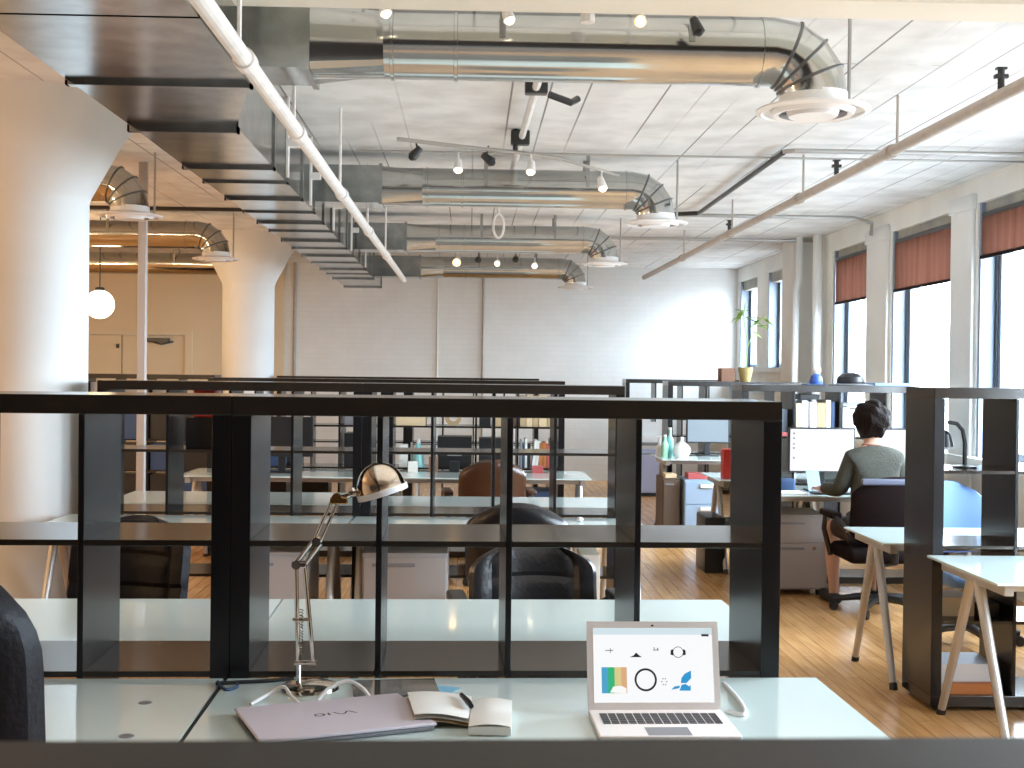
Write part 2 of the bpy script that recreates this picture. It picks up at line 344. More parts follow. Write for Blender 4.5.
# long sprinkler pipes
def long_pipe(x, z, y0, y1, r, m, label, clips, x1=None, hook=None):
    t = thing('sprinkler_pipe', label, 'pipe', (0,0,0))
    x1 = x if x1 is None else x1
    X = lambda y: x+(x1-x)*(y-y0)/(y1-y0)
    obj('pipe', MB().tube([(x, y0, z), (x1, y1, z)], r, 14), m, t)
    for y in clips:
        obj('coupling', MB().tube([(X(y), y-.045, z), (X(y), y+.045, z)], r*1.28, 14), m, t)
        obj('hanger_rod', MB().tube([(X(y-.12), y-.12, z+r), (X(y-.12), y-.12, H)], .008, 6), m, t)
    for y in hook or []:
        obj('sprinkler_head', MB().tube([(X(y), y, z+r), (X(y), y, z+r+.09)], .016, 8).box(X(y)-.03, X(y)+.03, y-.015, y+.015, z+r+.045, z+r+.065, .004).box(X(y)-.022, X(y)+.022, y-.015, y+.015, z+r+.085, z+r+.095), M['darkmetal'], t)
    return t
long_pipe(-.775, 2.61, -2.5, 14.7, .030, M['whitepipe'], 'white sprinkler pipe running beside the big rectangular duct', (2.6, 4.35, 5.65, 7.6, 9.6, 11.6))
long_pipe(2.40, 2.81, -2.5, 16.4, .030, M['greypipe'], 'shade-toned taupe sprinkler pipe running along the window side of the ceiling', (7.0, 8.9, 11.2, 13.6), 2.24, (5.55, 8.0, 11.2))

# main duct
t = thing('air_duct', 'large rectangular galvanised main air duct running along the ceiling', 'air duct', (0,0,0))
zb, zt = 2.66, 3.03
def rect(x0, x1, y, a=zb, b=zt): return [(x0, y, a), (x1, y, a), (x1, y, b), (x0, y, b)]
obj('duct_section', MB().loft([rect(-1.55, -.86, -2.4), rect(-1.55, -.86, 4.0)]), M['ductflat'], t, False)
obj('duct_section', MB().loft([rect(-1.55, -.86, 4.02), rect(-1.55, -.86, 4.92)]), M['ductflat'], t, False)
obj('duct_transition', MB().loft([rect(-1.55, -.86, 4.93), rect(-1.55, -1.07, 5.80)]), M['ductflat'], t, False)
ys = [5.82, 6.95, 8.2, 9.5, 10.8, 12.2, 13.8, 15.2, 16.7]
for a, b in zip(ys, ys[1:]):
    k = lambda y: -.010*(y-5.8)
    obj('duct_section', MB().loft([rect(-1.55+k(a), -1.07+k(a), a+.004), rect(-1.55+k(b), -1.07+k(b), b-.004)]), M['ductflat'], t, False)
for y, x1, dz in [(4.93, -.86, .018), (5.81, -1.07, .03)]+[(y, -1.07-.01*(y-5.8), .018) for y in ys[1:]]+[(y, -1.07-.01*(y-5.8), .012) for y in (7.5, 8.9, 10.1, 11.5, 13.0, 14.5)]:
    kk = 0 if y < 6 else -.01*(y-5.8)
    e = .010; mb = MB()
    mb.box(-1.55+kk-e, x1+e, y-.018, y+.018, zb-dz, zb).box(x1, x1+e, y-.018, y+.018, zb-dz, zt).box(-1.55+kk-e, -1.55+kk, y-.018, y+.018, zb-dz, zt)
    obj('flange', mb, M['ductflat'], t, False)
for y, x in [(7.2, -1.05), (8.4, -1.07), (9.9, -1.08), (11.6, -1.10), (13.4, -1.12)]:
    obj('duct_hanger', MB().box(x, x+.012, y, y+.05, zb-.01, H).box(x, x+.07, y-.01, y+.06, zb+.16, zb+.20), M['whitepipe'], t, False)

def branch(y, label, xs=-1.09, xt=-.64, xr=-.35, xe=1.14, r=.135, zc=2.87, m='duct', diff='white'):
    t = thing('branch_duct', label, 'air duct', (0,0,0))
    f = .125; f2 = .16
    if xt is not None:
        obj('takeoff', MB().loft([[(xs, y-f2, zc-f-.01), (xs, y+f2, zc-f-.01), (xs, y+f2, zc+f), (xs, y-f2, zc+f)], [(xt, y-f2, zc-f-.01), (xt, y+f2, zc-f-.01), (xt, y+f2, zc+f), (xt, y-f2, zc+f)]]), M['ductflat'], t, False)
        n = 32; sq = []; ci = []
        for k in range(n):
            a = 2*PI*(k+.5)/n; ca, sa = math.cos(a), math.sin(a); q = max(abs(ca), abs(sa))
            sq.append((xt, y+f2*ca/q, zc-.005+(f+.005)*sa/q)); ci.append((xr, y+r*ca, zc+r*sa))
        obj('duct_transition', MB().loft([sq, ci]), M['duct'], t, True, angle=.25)
        obj('seam_ring', MB().box(xt-.012, xt+.012, y-f2-.012, y+f2+.012, zc-f-.022, zc+f+.012), M['ductflat'], t, False)
    rr = lambda x: MB().lathe([(r, x-.008), (r+.006, x-.006), (r+.006, x+.006), (r, x+.008)], (0, y, zc), 36, False, 'x')
    obj('round_duct', MB().lathe([(r, xr), (r, xe)], (0, y, zc), 48, True, 'x'), M[m], t)
    L = xe-xr
    for x in (xr+.03, xr+.28, xr+L*.97): obj('seam_ring', rr(x), M['duct'], t)
    R = .175; rings = []; sm = MB(); N = 4
    for k in range(N+1):
        a = (PI/2)*k/N
        cx, cz = xe+R*math.sin(a), zc-R+R*math.cos(a)
        ax = Vector((math.sin(a), 0, math.cos(a)))          # outward radial in the bend plane
        rings.append([Vector((cx, y, cz))+(ax*math.cos(tq)+Vector((0,1,0))*math.sin(tq))*r for tq in (2*PI*j/40 for j in range(40))])
        if 0 < k < N:
            d = Vector((math.cos(a), 0, -math.sin(a)))
            sm.loft([[Vector((cx, y, cz))+(ax*math.cos(tq)+Vector((0,1,0))*math.sin(tq))*(r+e)+d*o for tq in (2*PI*j/40 for j in range(40))] for e, o in ((0, -.007), (.007, -.004), (.007, .004), (0, .007))], False)
    obj('elbow', MB().loft(rings, False), M[m], t, angle=.28)
    obj('elbow_seam', sm, M['ductseam'], t)
    cx, cz = xe+R, zc-R
    obj('collar', MB().lathe([(r, cz+.01), (r, cz-.045)], (cx, y, 0), 40, False), M['white' if diff == 'white' else 'duct'], t)
    df = obj('diffuser', MB().lathe([(.13, cz-.03), (.225, cz-.052), (.228, cz-.060), (.205, cz-.068), (.198, cz-.062), (.205, cz-.056), (.13, cz-.038)], (cx, y, 0), 48, False, ), M['white'], t, angle=.9)
    obj('diffuser_ring', MB().lathe([(.168, cz-.056), (.156, cz-.076), (.135, cz-.073), (.145, cz-.050)], (cx, y, 0), 48, False), M['white'], df)
    obj('diffuser_ring', MB().lathe([(.105, cz-.060), (.095, cz-.082), (.001, cz-.079), (.001, cz-.07)], (cx, y, 0), 48, False), M['white'], df)
    obj('diffuser_throat', MB().lathe([(.19, cz-.045), (.001, cz-.044)], (cx, y, 0), 40, False), M['darkmetal'], df)
    for x in (xr+L*.3, xr+L*.78):
        for q in (y-r-.004, y+r): obj('hanger_strap', MB().box(x-.012, x+.012, q, q+.004, zc, H), M['ductflat'], t, False)
    if diff == 'white':
        obj('hanger_rod', MB().tube([(cx+.16, y+.05, cz-.03), (cx+.16, y+.05, H)], .008, 6), M['conduit'], t)
    return t
branch(5.05, 'nearest large round galvanised branch duct with elbow and white ceiling diffuser', zc=2.855, xe=1.185, xs=-.91)
branch(9.05, 'second round galvanised branch duct, behind the row of spotlights', xs=-1.11)
branch(12.5, 'third round galvanised branch duct, with a loop of cable hanging above it', xs=-1.14)
branch(16.0, 'farthest round galvanised branch duct on the right, close to the back wall', xs=-1.17)
branch(9.10, 'dark warm-lit round duct with elbow and diffuser, nearest of those beside the left column', xt=None, xr=-6.5, xe=-2.60)
branch(12.55, 'dark warm-lit round duct with elbow beside the far column, second on the left', xt=None, xr=-6.5, xe=-2.68)
branch(16.05, 'dark warm-lit round duct running behind the far column, last on the left', xt=None, xr=-6.5, xe=-2.9)
tag(obj('cable_loop', MB().tube([(.25+.05*math.sin(a), 11.9, 2.93+.11*math.cos(a)) for a in [PI*2*k/20 for k in range(21)]]+[(.25, 11.9, 3.10)], .012, 6), M['whitepipe']), 'white loop of cable hanging under the ceiling before the third duct', 'cable')

# track lights
def spot(parent, x, y, z, lit, aim=(0, -1, -.6), s=1.0):
    d = Vector(aim).normalized(); p = Vector((x, y, z))
    b = obj('spotlight_head', MB().tube([p-d*.05*s, p+d*.035*s], [.022*s, .034*s], 12).tube([p-d*.02, p+Vector((0, 0, .085))], .006, 6), M['whitepipe'] if lit else M['darkmetal'], parent)
    mb = MB().sphere(p+d*.032*s, .026*s, 12, 8)
    obj('lamp', mb, M['bulb'] if lit == 2 else M['bulbdim'] if lit == 1 else M['plasticb'], b)
t = thing('track_light', 'row of small spotlights hanging behind the ceiling beam at the top', 'light', (0,0,0))
obj('track_rail', MB().box(-.9, 1.3, 4.735, 4.765, 3.06, 3.085), M['whitepipe'], t, False)
obj('rail_stem', MB().tube([(.42, 4.7, 2.86), (.42, 4.7, 3.08)], .026, 10), M['whitepipe'], t)
for x, z, l in ((-.335, 2.90, 1), (.125, 2.885, 1), (.625, 2.875, 2), (.835, 2.855, 0)):
    spot(t, x, 4.75, z+.012, l, (-.25, -1, -.5) if l == 2 else (.25, -.3, -.8), .72)
    obj('drop_rod', MB().tube([(x, 4.75, z+.05), (x, 4.75, 3.07)], .007, 6), M['whitepipe'], t)
t = thing('track_light', 'angled grey track with spotlights in front of the second duct', 'light', (0,0,0))
obj('track_rail', MB().tube([(-.47, 7.9, 3.0), (.0, 8.0, 2.97), (.30, 8.05, 2.955), (.56, 8.1, 2.93)], .013, 8).tube([(.56, 8.1, 2.93), (.95, 8.2, 2.84)], .01, 6), M['conduit'], t)
obj('rail_stem', MB().tube([(.27, 8.05, 2.95), (.27, 8.05, 3.1)], .016, 8), M['darkmetal'], t)
for x, z, l, a in ((-.36, 2.935, 0, (-.6, 0, -.7)), (-.09, 2.86, 1, (0, -.6, -1)), (.10, 2.905, 0, (.7, -.2, -.6)), (.37, 2.855, 1, (-.1, -.6, -1)), (.82, 2.76, 1, (.2, -.5, -1))):
    spot(t, x, 8.03, z, l, a, .95)
t = thing('track_light', 'far track with one glowing orange spotlight in front of the last ducts', 'light', (0,0,0))
obj('track_rail', MB().box(-.4, .95, 14.62, 14.65, 2.97, 2.99), M['conduit'], t, False)
for x, z, l in ((-.165, 2.83, 2), (.08, 2.86, 0), (.30, 2.82, 1), (.51, 2.87, 0), (.73, 2.80, 1)):
    spot(t, x, 14.62, z, l, (-.1, -1, -.4), 1.5 if l == 2 else 1.1)

# pendant globe and pole at left
t = thing('pendant_lamp', 'glowing round white globe lamp hanging left of the grey pole', 'lamp', (-3.76, 13.0, 2.2))
obj('globe', MB().sphere((0, 0, 0), .145, 28, 18), M['globe'], t)
obj('ceiling_cord', MB().tube([(0, 0, .14), (0, 0, .9)], .006, 6).lathe([(.05, .14), (.045, .17), (.01, .18)], (0, 0, 0), 16), M['darkmetal'], t)
t = thing('steel_pole', 'slim grey vertical pole standing between the two white columns', 'pole', (-2.46, 9.6, 0))
obj('shaft', MB().box(-.03, .03, -.03, .03, .12, 3.1, .006), M['pole'], t)
obj('base_plate', MB().lathe([(.12, 0), (.12, .02), (.06, .12), (.05, .14)], (0, 0, 0), 16), M['pole'], t)

# ------------------------------------------------------------------ shelves (4 x 4 open cube units)
W4, D4, T, t1, cell = 1.49, .39, .051, .016, .335
def part_mesh(name, x0, x1, z0, z1, m, y0=0, y1=D4): return mesh_of(MB().box(x0, x1, y0, y1, z0, z1, .0018), name, m, False)
SH = []
SH += [('top_panel', part_mesh('top_panel', 0, W4, W4-T, W4, M['black'])), ('bottom_panel', part_mesh('bottom_panel', 0, W4, 0, T, M['black']))]
SH += [('side_panel', part_mesh('side_panel', 0, T, T+.0004, W4-T-.0004, M['blackf'])), ('side_panel', part_mesh('side_panel', W4-T, W4, T+.0004, W4-T-.0004, M['blackf']))]
for k in range(3):
    x = T+cell*(k+1)+t1*k; SH.append(('divider', part_mesh('divider', x, x+t1, T+.0004, W4-T-.0004, M['blackf'], .001)))
for i in range(4):
    for k in range(3):
        x = T+(cell+t1)*i; z = T+cell*(k+1)+t1*k
        SH.append(('shelf_board', part_mesh('shelf_board', x+.0005, x+cell-.0005, z, z+t1, M['black'], .002)))
SHN = [('top_panel', part_mesh('top_panel', 0, W4, W4-T, W4, mat('dulled_dark_laminate', (.035, .032, .030), .5, spec=.2)))]+SH[1:]  # top panel dulled to mute its bright ceiling reflection, not by wear
def shelf(x, y, rz, label, z=0, dulled=False):
    o = thing('shelf_unit', label, 'shelf', (x, y, z), rz)
    for n, me in (SHN if dulled else SH): obj(n, me, None, o)
    if z > 0:
        mb = MB()
        for a in (.06, W4-.06):
            for b in (.05, D4-.05): mb.box(a-.025, a+.025, b-.025, b+.025, -z, 0)
        obj('glide', mb, M['rubber'], o, False)
    return o
RA = .0215; OA = (-.634, 3.412)
def AF(dx, dy): return (OA[0]+dx*math.cos(RA)-dy*math.sin(RA), OA[1]+dx*math.sin(RA)+dy*math.cos(RA))
def shelf_z(k): return T+(cell+t1)*k        # top surface of the k-th row (k=0 bottom panel, 3 = upper row)
shelf(*AF(0, 0), RA, 'black open cube shelf right behind the desk with the two laptops, front row')
shelf(*AF(-1.492, 0), RA, 'black open cube shelf at the left edge, behind the empty front desk')
shelf(-.82, -.154, RA, 'blurred dark shelf top filling the bottom edge of the picture', 0, True)
shelf(-.605, 7.22, 0, 'black open cube shelf second row, its right end facing the aisle')
shelf(-2.099, 7.22, 0, 'black open cube shelf second row, its left end against the near column')
shelf(-.69, 10.65, 0, 'black open cube shelf third row, holding books and binders at its right end')
shelf(-2.184, 10.65, 0, 'black open cube shelf third row, left unit beside the empty left area')
shelf(-.70, 14.5, 0, 'black open cube shelf in the farthest left-hand row, ending at the aisle')
shelf(-2.194, 14.5, 0, 'black open cube shelf in the farthest row, just right of the far column')
shelf(-4.39, 14.5, 0, 'black open cube shelf left of the far column, below the double door')
shelf(2.16, 5.83, 0, 'tall black open cube shelf at the right edge, behind the right-hand glass desk', .025)
shelf(2.04, 9.45, 0, 'black open cube shelf behind the seated person, under the window blinds')
shelf(2.04, 13.0, 0, 'black open cube shelf by the windows carrying the potted plant and brown box')
shelf(2.04, 16.55, 0, 'black open cube shelf farthest on the window side, before the back wall')

# ------------------------------------------------------------------ desks
DZ = .735
def desk_parts():
    P = []
    mb = MB(); mb.box(0, 1.6, 0, .79, DZ-.011, DZ, .0025); P.append(('desktop', mesh_of(mb, 'desktop', M['deskglass'])))
    mb = MB(); P.append(('under_frame', mesh_of(MB().box(.07, 1.53, .10, .14, .685, .723, .003).box(.07, 1.53, .65, .69, .685, .723, .003).box(.05, .09, .05, .74, .675, .7235, .003).box(1.51, 1.55, .05, .74, .675, .7235, .003), 'under_frame', M['silver'])))
    for x in (.07, 1.53):
        for s in (-1, 1):
            P.append(('leg', mesh_of(MB().tube([(x, .395+s*.035, .688), (x, .395+s*.365, .03)], [.024, .018], 14), 'leg', M['silver']),
                      ('foot', mesh_of(MB().tube([(x, .395+s*.365, .031), (x, .395+s*.379, .0)], [.021, .021], 12), 'foot', M['rubber']))))
    return P
DP = desk_parts()
def desk(x, y, rz, label, group=None, rect=None):
    o = thing('glass_desk', label, 'desk', (x, y, 0), rz, group)
    for p in DP:
        c = obj(p[0], p[1], None, o)
        if len(p) > 2: obj(p[2][0], p[2][1], None, c)
    return o
G = 'frosted glass desks with splayed silver legs'
desk(*AF(-.006, -.7908), RA, 'frosted glass desk holding the open laptop, chrome lamp and notebook', G)
desk(*AF(-1.616, -.7908), RA, 'empty frosted glass desk at the lower left beside the black leather chair', G)
desk(*AF(-.006, .395), RA, 'frosted glass desk backing the front shelf, seen through its right-hand lower cells', G)
desk(*AF(-1.61, .395), RA, 'frosted glass desk seen through the lower cells of the front shelf at far left', G)
desk(-.64, 6.42, 0, 'frosted glass desk before the second shelf row, right one with grey drawer pedestal under it', G)
desk(-2.25, 6.42, 0, 'frosted glass desk before the second shelf row, left one close to the near column', G)
desk(-.64, 7.62, 0, 'frosted glass desk directly behind the second shelf row, its right unit', G)
desk(-2.243, 7.815, 0, 'frosted glass desk directly behind the second shelf row, its left unit beside the column', G)
desk(-.64, 9.85, 0, 'frosted glass desk before the bookshelf in the third row, reaching past its right end', G)
desk(-2.25, 9.85, 0, 'frosted glass desk before the third shelf row, left unit', G)
desk(-.64, 13.68, 0, 'frosted glass desk before the farthest left-hand shelf row, aisle end', G)
desk(2.13, 5.03, 0, 'frosted glass desk cut by the right picture edge, in front of the tall shelf', G)
desk(2.06, 6.235, 0, 'frosted glass desk whose corner shows left of the tall right shelf, behind it', G).scale = (1, .84, 1)
desk(2.0, 8.655, 0, 'frosted glass desk with two monitors where the person is working', G)
desk(1.95, 9.845, 0, 'frosted glass desk carrying the red box, behind the shelf of the working person', G)
desk(1.86, 12.2, 0, 'frosted glass desk far down the aisle with a lit monitor and white jar', G)

# ------------------------------------------------------------------ chairs
def surf_back(W, z0, z1, thick, wrap, lean, seams, y0=-.24):
    """closed padded back panel, person faces +y"""
    mb = MB(); nu, nv = 28, 22; H_ = z1-z0
    def hw(v):
        e = 1.0
        if v > .72: e = (1-((v-.72)/.28)**2.6*.55)
        if v < .2: e = 1-((.2-v)/.2)**2*.28
        return W/2*e
    def P(u, v, side):
        s = 2*u-1
        x = s*hw(v); z = z0+H_*v-.025*abs(s)**3*(1 if v > .5 else -.6)
        th = thick*(1-abs(s)**5)**.5*(1-abs(2*v-1)**8)**.5
        pad = 0
        for q in seams: pad -= .020*math.exp(-((abs(s)-q)/.035)**2)
        pad += .012*math.sin(PI*min(1, abs(v)*1.0))
        if seams: pad -= .016*math.exp(-((v-.30)/.03)**2)+.012*math.exp(-((v-.62)/.03)**2)*(1 if abs(s) < seams[0] else .2)
        yb = y0+wrap*s*s-lean*(z-z0)
        return (x, yb+(th*(.55)+pad*(1 if th > thick*.3 else .2) if side > 0 else -th*.45), z)
    mb.grid(lambda u, v: P(u, v, 1), nu, nv); mb.grid(lambda u, v: P(1-u, v, -1), nu, nv)
    bm = bmesh.new(); me = bpy.data.meshes.new('t'); me.from_pydata(mb.v, [], mb.f); bm.from_mesh(me); bmesh.ops.remove_doubles(bm, verts=bm.verts, dist=.0015)
    bpy.data.meshes.remove(me); return MB().bm(bm)
def chair(x, y, rz, label, mseat, W=.52, top=.92, seat=.46, mbase=None, arms=True, seams=(.62,), wrap=.055, bottom=.50, thick=.11, name='office_chair'):
    o = thing(name, label, 'chair', (x, y, 0), rz); mbase = mbase or M['plasticb']
    obj('seat', MB().box(-W*.5, W*.5, -.22, .26, seat-.10, seat, .045), mseat, o)
    b = obj('backrest', surf_back(W, bottom, top, thick, wrap, .16, seams), mseat, o)
    obj('back_bracket', MB().tube([(0, -.10, seat-.11), (0, -.27, seat-.08), (0, -.30, bottom+.12)], .022, 8), mbase, o)
    if arms:
        for s in (-1, 1):
            a = obj('armrest', MB().tube([(s*W*.52, .16, seat-.09), (s*(W*.5+.06), .16, seat+.09), (s*(W*.5+.06), .12, seat+.19), (s*(W*.5+.06), -.12, seat+.19), (s*(W*.5+.02), -.25, seat+.12)], .018, 8), mbase, o)
            obj('arm_pad', MB().box(s*(W*.5+.06)-.035, s*(W*.5+.06)+.035, -.13, .16, seat+.185, seat+.225, .012), mseat, a)
    obj('gas_lift', MB().tube([(0, 0, .10), (0, 0, .24)], .030, 12).tube([(0, 0, .24), (0, 0, seat-.10)], .018, 12), mbase, o)
    st = obj('star_base', MB(), mbase, o) if False else None
    mb = MB()
    for k in range(5):
        a = 2*PI*k/5+.3; mb.tube([(0, 0, .105), (.15*math.cos(a), .15*math.sin(a), .10), (.30*math.cos(a), .30*math.sin(a), .075)], [.030, .024, .018], 8)
    st = obj('star_base', mb, mbase, o)
    for k in range(5):
        a = 2*PI*k/5+.3; cx, cy = .30*math.cos(a), .30*math.sin(a); d = Vector((-math.sin(a), math.cos(a), 0))
        obj('caster', MB().tube([Vector((cx, cy, .030))-d*.022, Vector((cx, cy, .030))+d*.022], .030, 12), M['rubber'], st)
    return o
chair(-1.055, 2.49, .12, 'black leather chair cut by the left edge, at the empty front desk', M['leathermatte'], W=.56, top=1.265, thick=.13, bottom=.50, seat=.455)
chair(.285, 5.02, PI+.10, 'black leather chair with padded wings, facing us behind the front shelf', M['leather'], W=.53, top=.865, wrap=.10, bottom=.48, thick=.13)
chair(.26, 6.2, -.12, 'black leather chair with a higher top, behind the winged leather chair', M['leather'], W=.50, top=.955, bottom=.5, arms=False)
chair(-1.48, 5.25, PI-.25, 'black leather chair seen through the lower cells of the left front shelf', M['leathermatte'], W=.56, top=.925, wrap=.10, arms=False)
chair(.15, 9.50, .10, 'brown leather chair glowing orange at the desk before the bookshelf', M['leatherb'], W=.50, top=.93, bottom=.48)
ch = chair(2.73, 8.29, .0, 'dark maroon office chair the person is sitting in', M['maroon'], W=.56, top=.925, seat=.45, seams=(), wrap=.05, bottom=.47, thick=.05)
obj('rim_highlight', MB().box(-.24, .24, -.335, -.30, .87, .912, .012), mat('slate_rim_highlight', (.11, .12, .17), .5), ch, label='grey rim highlight along the top of the chair back')  # bar stands for the highlight along the top of the chair back
chair(2.93, 7.36, PI+.06, 'blue office chair seen through the tall shelf at right', M['bluefab'], W=.44, top=.93, seams=(), thick=.05, arms=False)

# ------------------------------------------------------------------ storage pedestals
def pedestal(x, y, w, d, h, m, label, drawers=(.42, .58), name='drawer_cabinet', z0=.045, handle='slot', cast=True):
    o = thing(name, label, 'cabinet', (x, y, 0))
    obj('carcass', MB().box(0, w, .015, d, z0, h, .004), m, o)
    z = h-.022; tot = h-z0-.03
    for f in drawers:
        dh = tot*f
        dr = obj('drawer', MB().box(.008, w-.008, 0, .018, z-dh+.006, z, .003), m, o)
        if handle == 'slot': obj('handle', MB().box(w*.12, w*.62, -.006, .004, z-.045, z-.028, .003), M['plasticg'], dr)
        else: obj('handle', MB().box(w*.45, w*.9, -.02, .002, z-.06, z-.02, .008), M['white'], dr)
        z -= dh
    if cast:
        for a in (.05, w-.05):
            for b in (.06, d-.06): obj('caster', MB().tube([(a-.015, b, .0235), (a+.015, b, .0235)], .0235, 10), M['rubber'], o)
    else: obj('plinth', MB().box(.01, w-.01, .03, d-.01, 0, z0), M['rubber'], o, False)
    return o
pedestal(-.545, 6.55, .44, .55, .62, M['cabgrey'], 'grey drawer pedestal under a second-row desk, left of the leather chairs')
pedestal(-1.27, 6.55, .44, .55, .62, M['cabgrey'], 'grey drawer pedestal behind the chrome lamp, left of the desk legs')
c = pedestal(2.10, 8.90, .45, .5, .575, M['cabgrey'], 'grey two-drawer file cabinet left of the person under the desk', (.36, .64))
obj('lock', MB().lathe([(.012, 0), (.012, .008)], (.35, -.004, .34), 12, True, 'y'), M['nickel'], c)
pedestal(2.06, 12.05, .33, .45, .555, M['cabblue'], 'pale blue plastic drawer cabinet far down the aisle', (.45, .55), handle='pull', cast=False)
pedestal(1.865, 12.13, .17, .45, .56, M['cabbrown'], 'narrow brown cabinet left of the pale blue drawers', (1.0,), cast=False)
pedestal(2.12, 16.05, .38, .45, .60, M['cablilac'], 'lilac grey cabinet with a printer on it, end of the aisle', (1.0,), cast=False)
tag(obj('computer_tower', MB().box(1.86, 2.02, 9.9, 10.3, .0, .44, .01), M['plasticb']), 'black computer tower on the floor under the desk with the red box', 'computer')
o = thing('printer', 'white printer standing on the lilac grey cabinet', 'printer', (2.12, 16.08, .6))
obj('body', MB().box(0, .38, 0, .38, .0, .17, .015), M['white'], o); obj('paper_tray', MB().box(.03, .35, -.03, .0, .05, .09), M['plasticg'], o); obj('feeder', MB().box(.04, .34, .18, .30, .17, .34, .01), M['white'], o)

# ------------------------------------------------------------------ roller blinds
def blind(y0, y1, zt, zb_, label):
    o = thing('roller_blind', label, 'blind', (3.90, y0, zt)); w = y1-y0
    obj('fabric', MB().grid(lambda u, v: (.012*math.sin(u*9+1.3*v)*(1-v)*.8+.004*math.sin(u*31), u*w, -(1-v)*(zt-zb_)), 30, 6), M['blind'], o)
    obj('roller', MB().tube([(.02, 0, .02), (.02, w, .02)], .024, 12), M['darkmetal'], o)
    obj('bottom_bar', MB().box(-.012, .012, 0, w, -(zt-zb_)-.02, -(zt-zb_)+.006, .003), M['maroon'], o)
blind(8.22, 9.60, 2.785, 2.49, 'red-brown roller blind at the right picture edge, nearest of the three')
blind(10.20, 11.58, 2.785, 2.36, 'red-brown roller blind on the middle of the three shaded windows')
blind(12.35, 13.46, 2.785, 2.345, 'red-brown roller blind farthest back, beside the large pilaster')

# ------------------------------------------------------------------ things on the front desk
Z = DZ
# silver laptop
o = thing('laptop', 'open silver laptop showing a white page of pictures on the front desk', 'laptop', (.459, 2.945, Z), .02)
obj('base', MB().box(-.1625, .1625, -.115, .112, .002, .014, .004), M['alum'], o)
kb = MB()
for r in range(5):
    for c_ in range(14):
        x = -.14+c_*.0202; y = .075-r*.0185; kb.box(x, x+.0172, y-.0152, y, .0142, .0152)
obj('keyboard', kb, M['key'], o, False)
obj('trackpad', MB().box(-.05, .05, -.108, -.042, .0138, .0143), M['plasticg'], o, False)
th = math.radians(15); hy, hz = .112, .012
def L(x, h, d=0): return (x, hy+h*math.sin(th)-d*math.cos(th), hz+h*math.cos(th)+d*math.sin(th))
def lidbox(mb, x0, x1, h0, h1, d0, d1):
    v = [L(x, h, d) for d in (d0, d1) for h in (h0, h1) for x in (x0, x1)]
    return mb.add(v, [(0,1,3,2),(4,6,7,5),(0,4,5,1),(2,3,7,6),(0,2,6,4),(1,5,7,3)])
lid = obj('lid', lidbox(MB(), -.1625, .1625, 0, .212, -.006, 0), M['alum'], o, False)
scr = obj('screen', lidbox(MB(), -.147, .147, .018, .196, 0, .0006), M['screen'], lid, False)
def flat(name, polys, m, d=.0011):
    mb = MB()
    for pl in polys: mb.quad(*[L(x, h, d) for x, h in pl])
    return obj(name, mb, m, scr, False)
def em(name, c, s=.85): return mat(name, tuple(q*.06 for q in c), .4, emit=c, estr=s*.72)
R_ = lambda x0, x1, h0, h1: [(x0, h0), (x1, h0), (x1, h1), (x0, h1)]
flat('browser_bar', [R_(-.147, .147, .180, .196)], em('pale_blue_bar', (.72, .86, .92)))
for k, (c_, a, b) in enumerate((((.10, .50, .80), -.128, -.112), ((.05, .62, .25), -.112, -.096), ((.95, .80, .36), -.096, -.080), ((.96, .55, .30), -.080, -.066))):
    flat('colour_stripe', [R_(a, b, .040, .102)], em('stripe_%d' % k, c_, .7))
flat('white_splash', [[(-.108, .042), (-.068, .040), (-.068, .052), (-.080, .058), (-.10, .056)]], em('splash', (1, 1, 1), .9), .0014)
def ring(cx, ch, r0, r1, n=28, a0=0, a1=2*PI):
    return [[(cx+r0*math.cos(a), ch+r0*math.sin(a)), (cx+r1*math.cos(a), ch+r1*math.sin(a)), (cx+r1*math.cos(b), ch+r1*math.sin(b)), (cx+r0*math.cos(b), ch+r0*math.sin(b))]
            for a, b in ((a0+(a1-a0)*k/n, a0+(a1-a0)*(k+1)/n) for k in range(n))]
inkm = em('grey_ink', (.10, .10, .11), .1)
flat('ring_picture', ring(-.020, .072, .0225, .0275), inkm)
flat('badge_picture', ring(.062, .138, .012, .0135, 20)+[[(.043, .132), (.050, .130), (.050, .145), (.044, .143)], [(.074, .130), (.081, .132), (.080, .143), (.074, .145)]], inkm)
flat('cap_picture', [[(-.058, .126), (-.028, .126), (-.034, .130), (-.042, .137), (-.048, .130)]], inkm)
flat('small_picture', [R_(.000, .014, .142, .144), R_(.002, .004, .142, .150), R_(.010, .013, .142, .148), R_(-.118, -.098, .141, .143), R_(-.106, -.104, .136, .147)], em('pale_ink', (.45, .55, .55), .3))
flat('dotted_picture', [R_(.024+.006*math.cos(a), .027+.006*math.cos(a), .066+.008*math.sin(a), .069+.008*math.sin(a)) for a in (0, 1.05, 2.1, 3.14, 4.2, 5.2)], em('pale_ink_two', (.6, .6, .65), .4))
flat('blue_swoosh_picture', [[(.062, .046), (.090, .046), (.090, .060), (.086, .056), (.078, .062), (.068, .060)], [(.042, .048), (.062, .052), (.064, .058), (.050, .056)], [(.066, .064), (.080, .064), (.092, .076), (.092, .094), (.076, .086), (.068, .076)]], em('bright_blue_ink', (.04, .42, .85), .7))
flat('menu_mark', [R_(.121, .139, .176, .182)], em('navy_ink', (.05, .05, .18), .1))
obj('camera_dot', lidbox(MB(), -.003, .003, .200, .204, 0, .0005), M['plasticb'], lid, False)

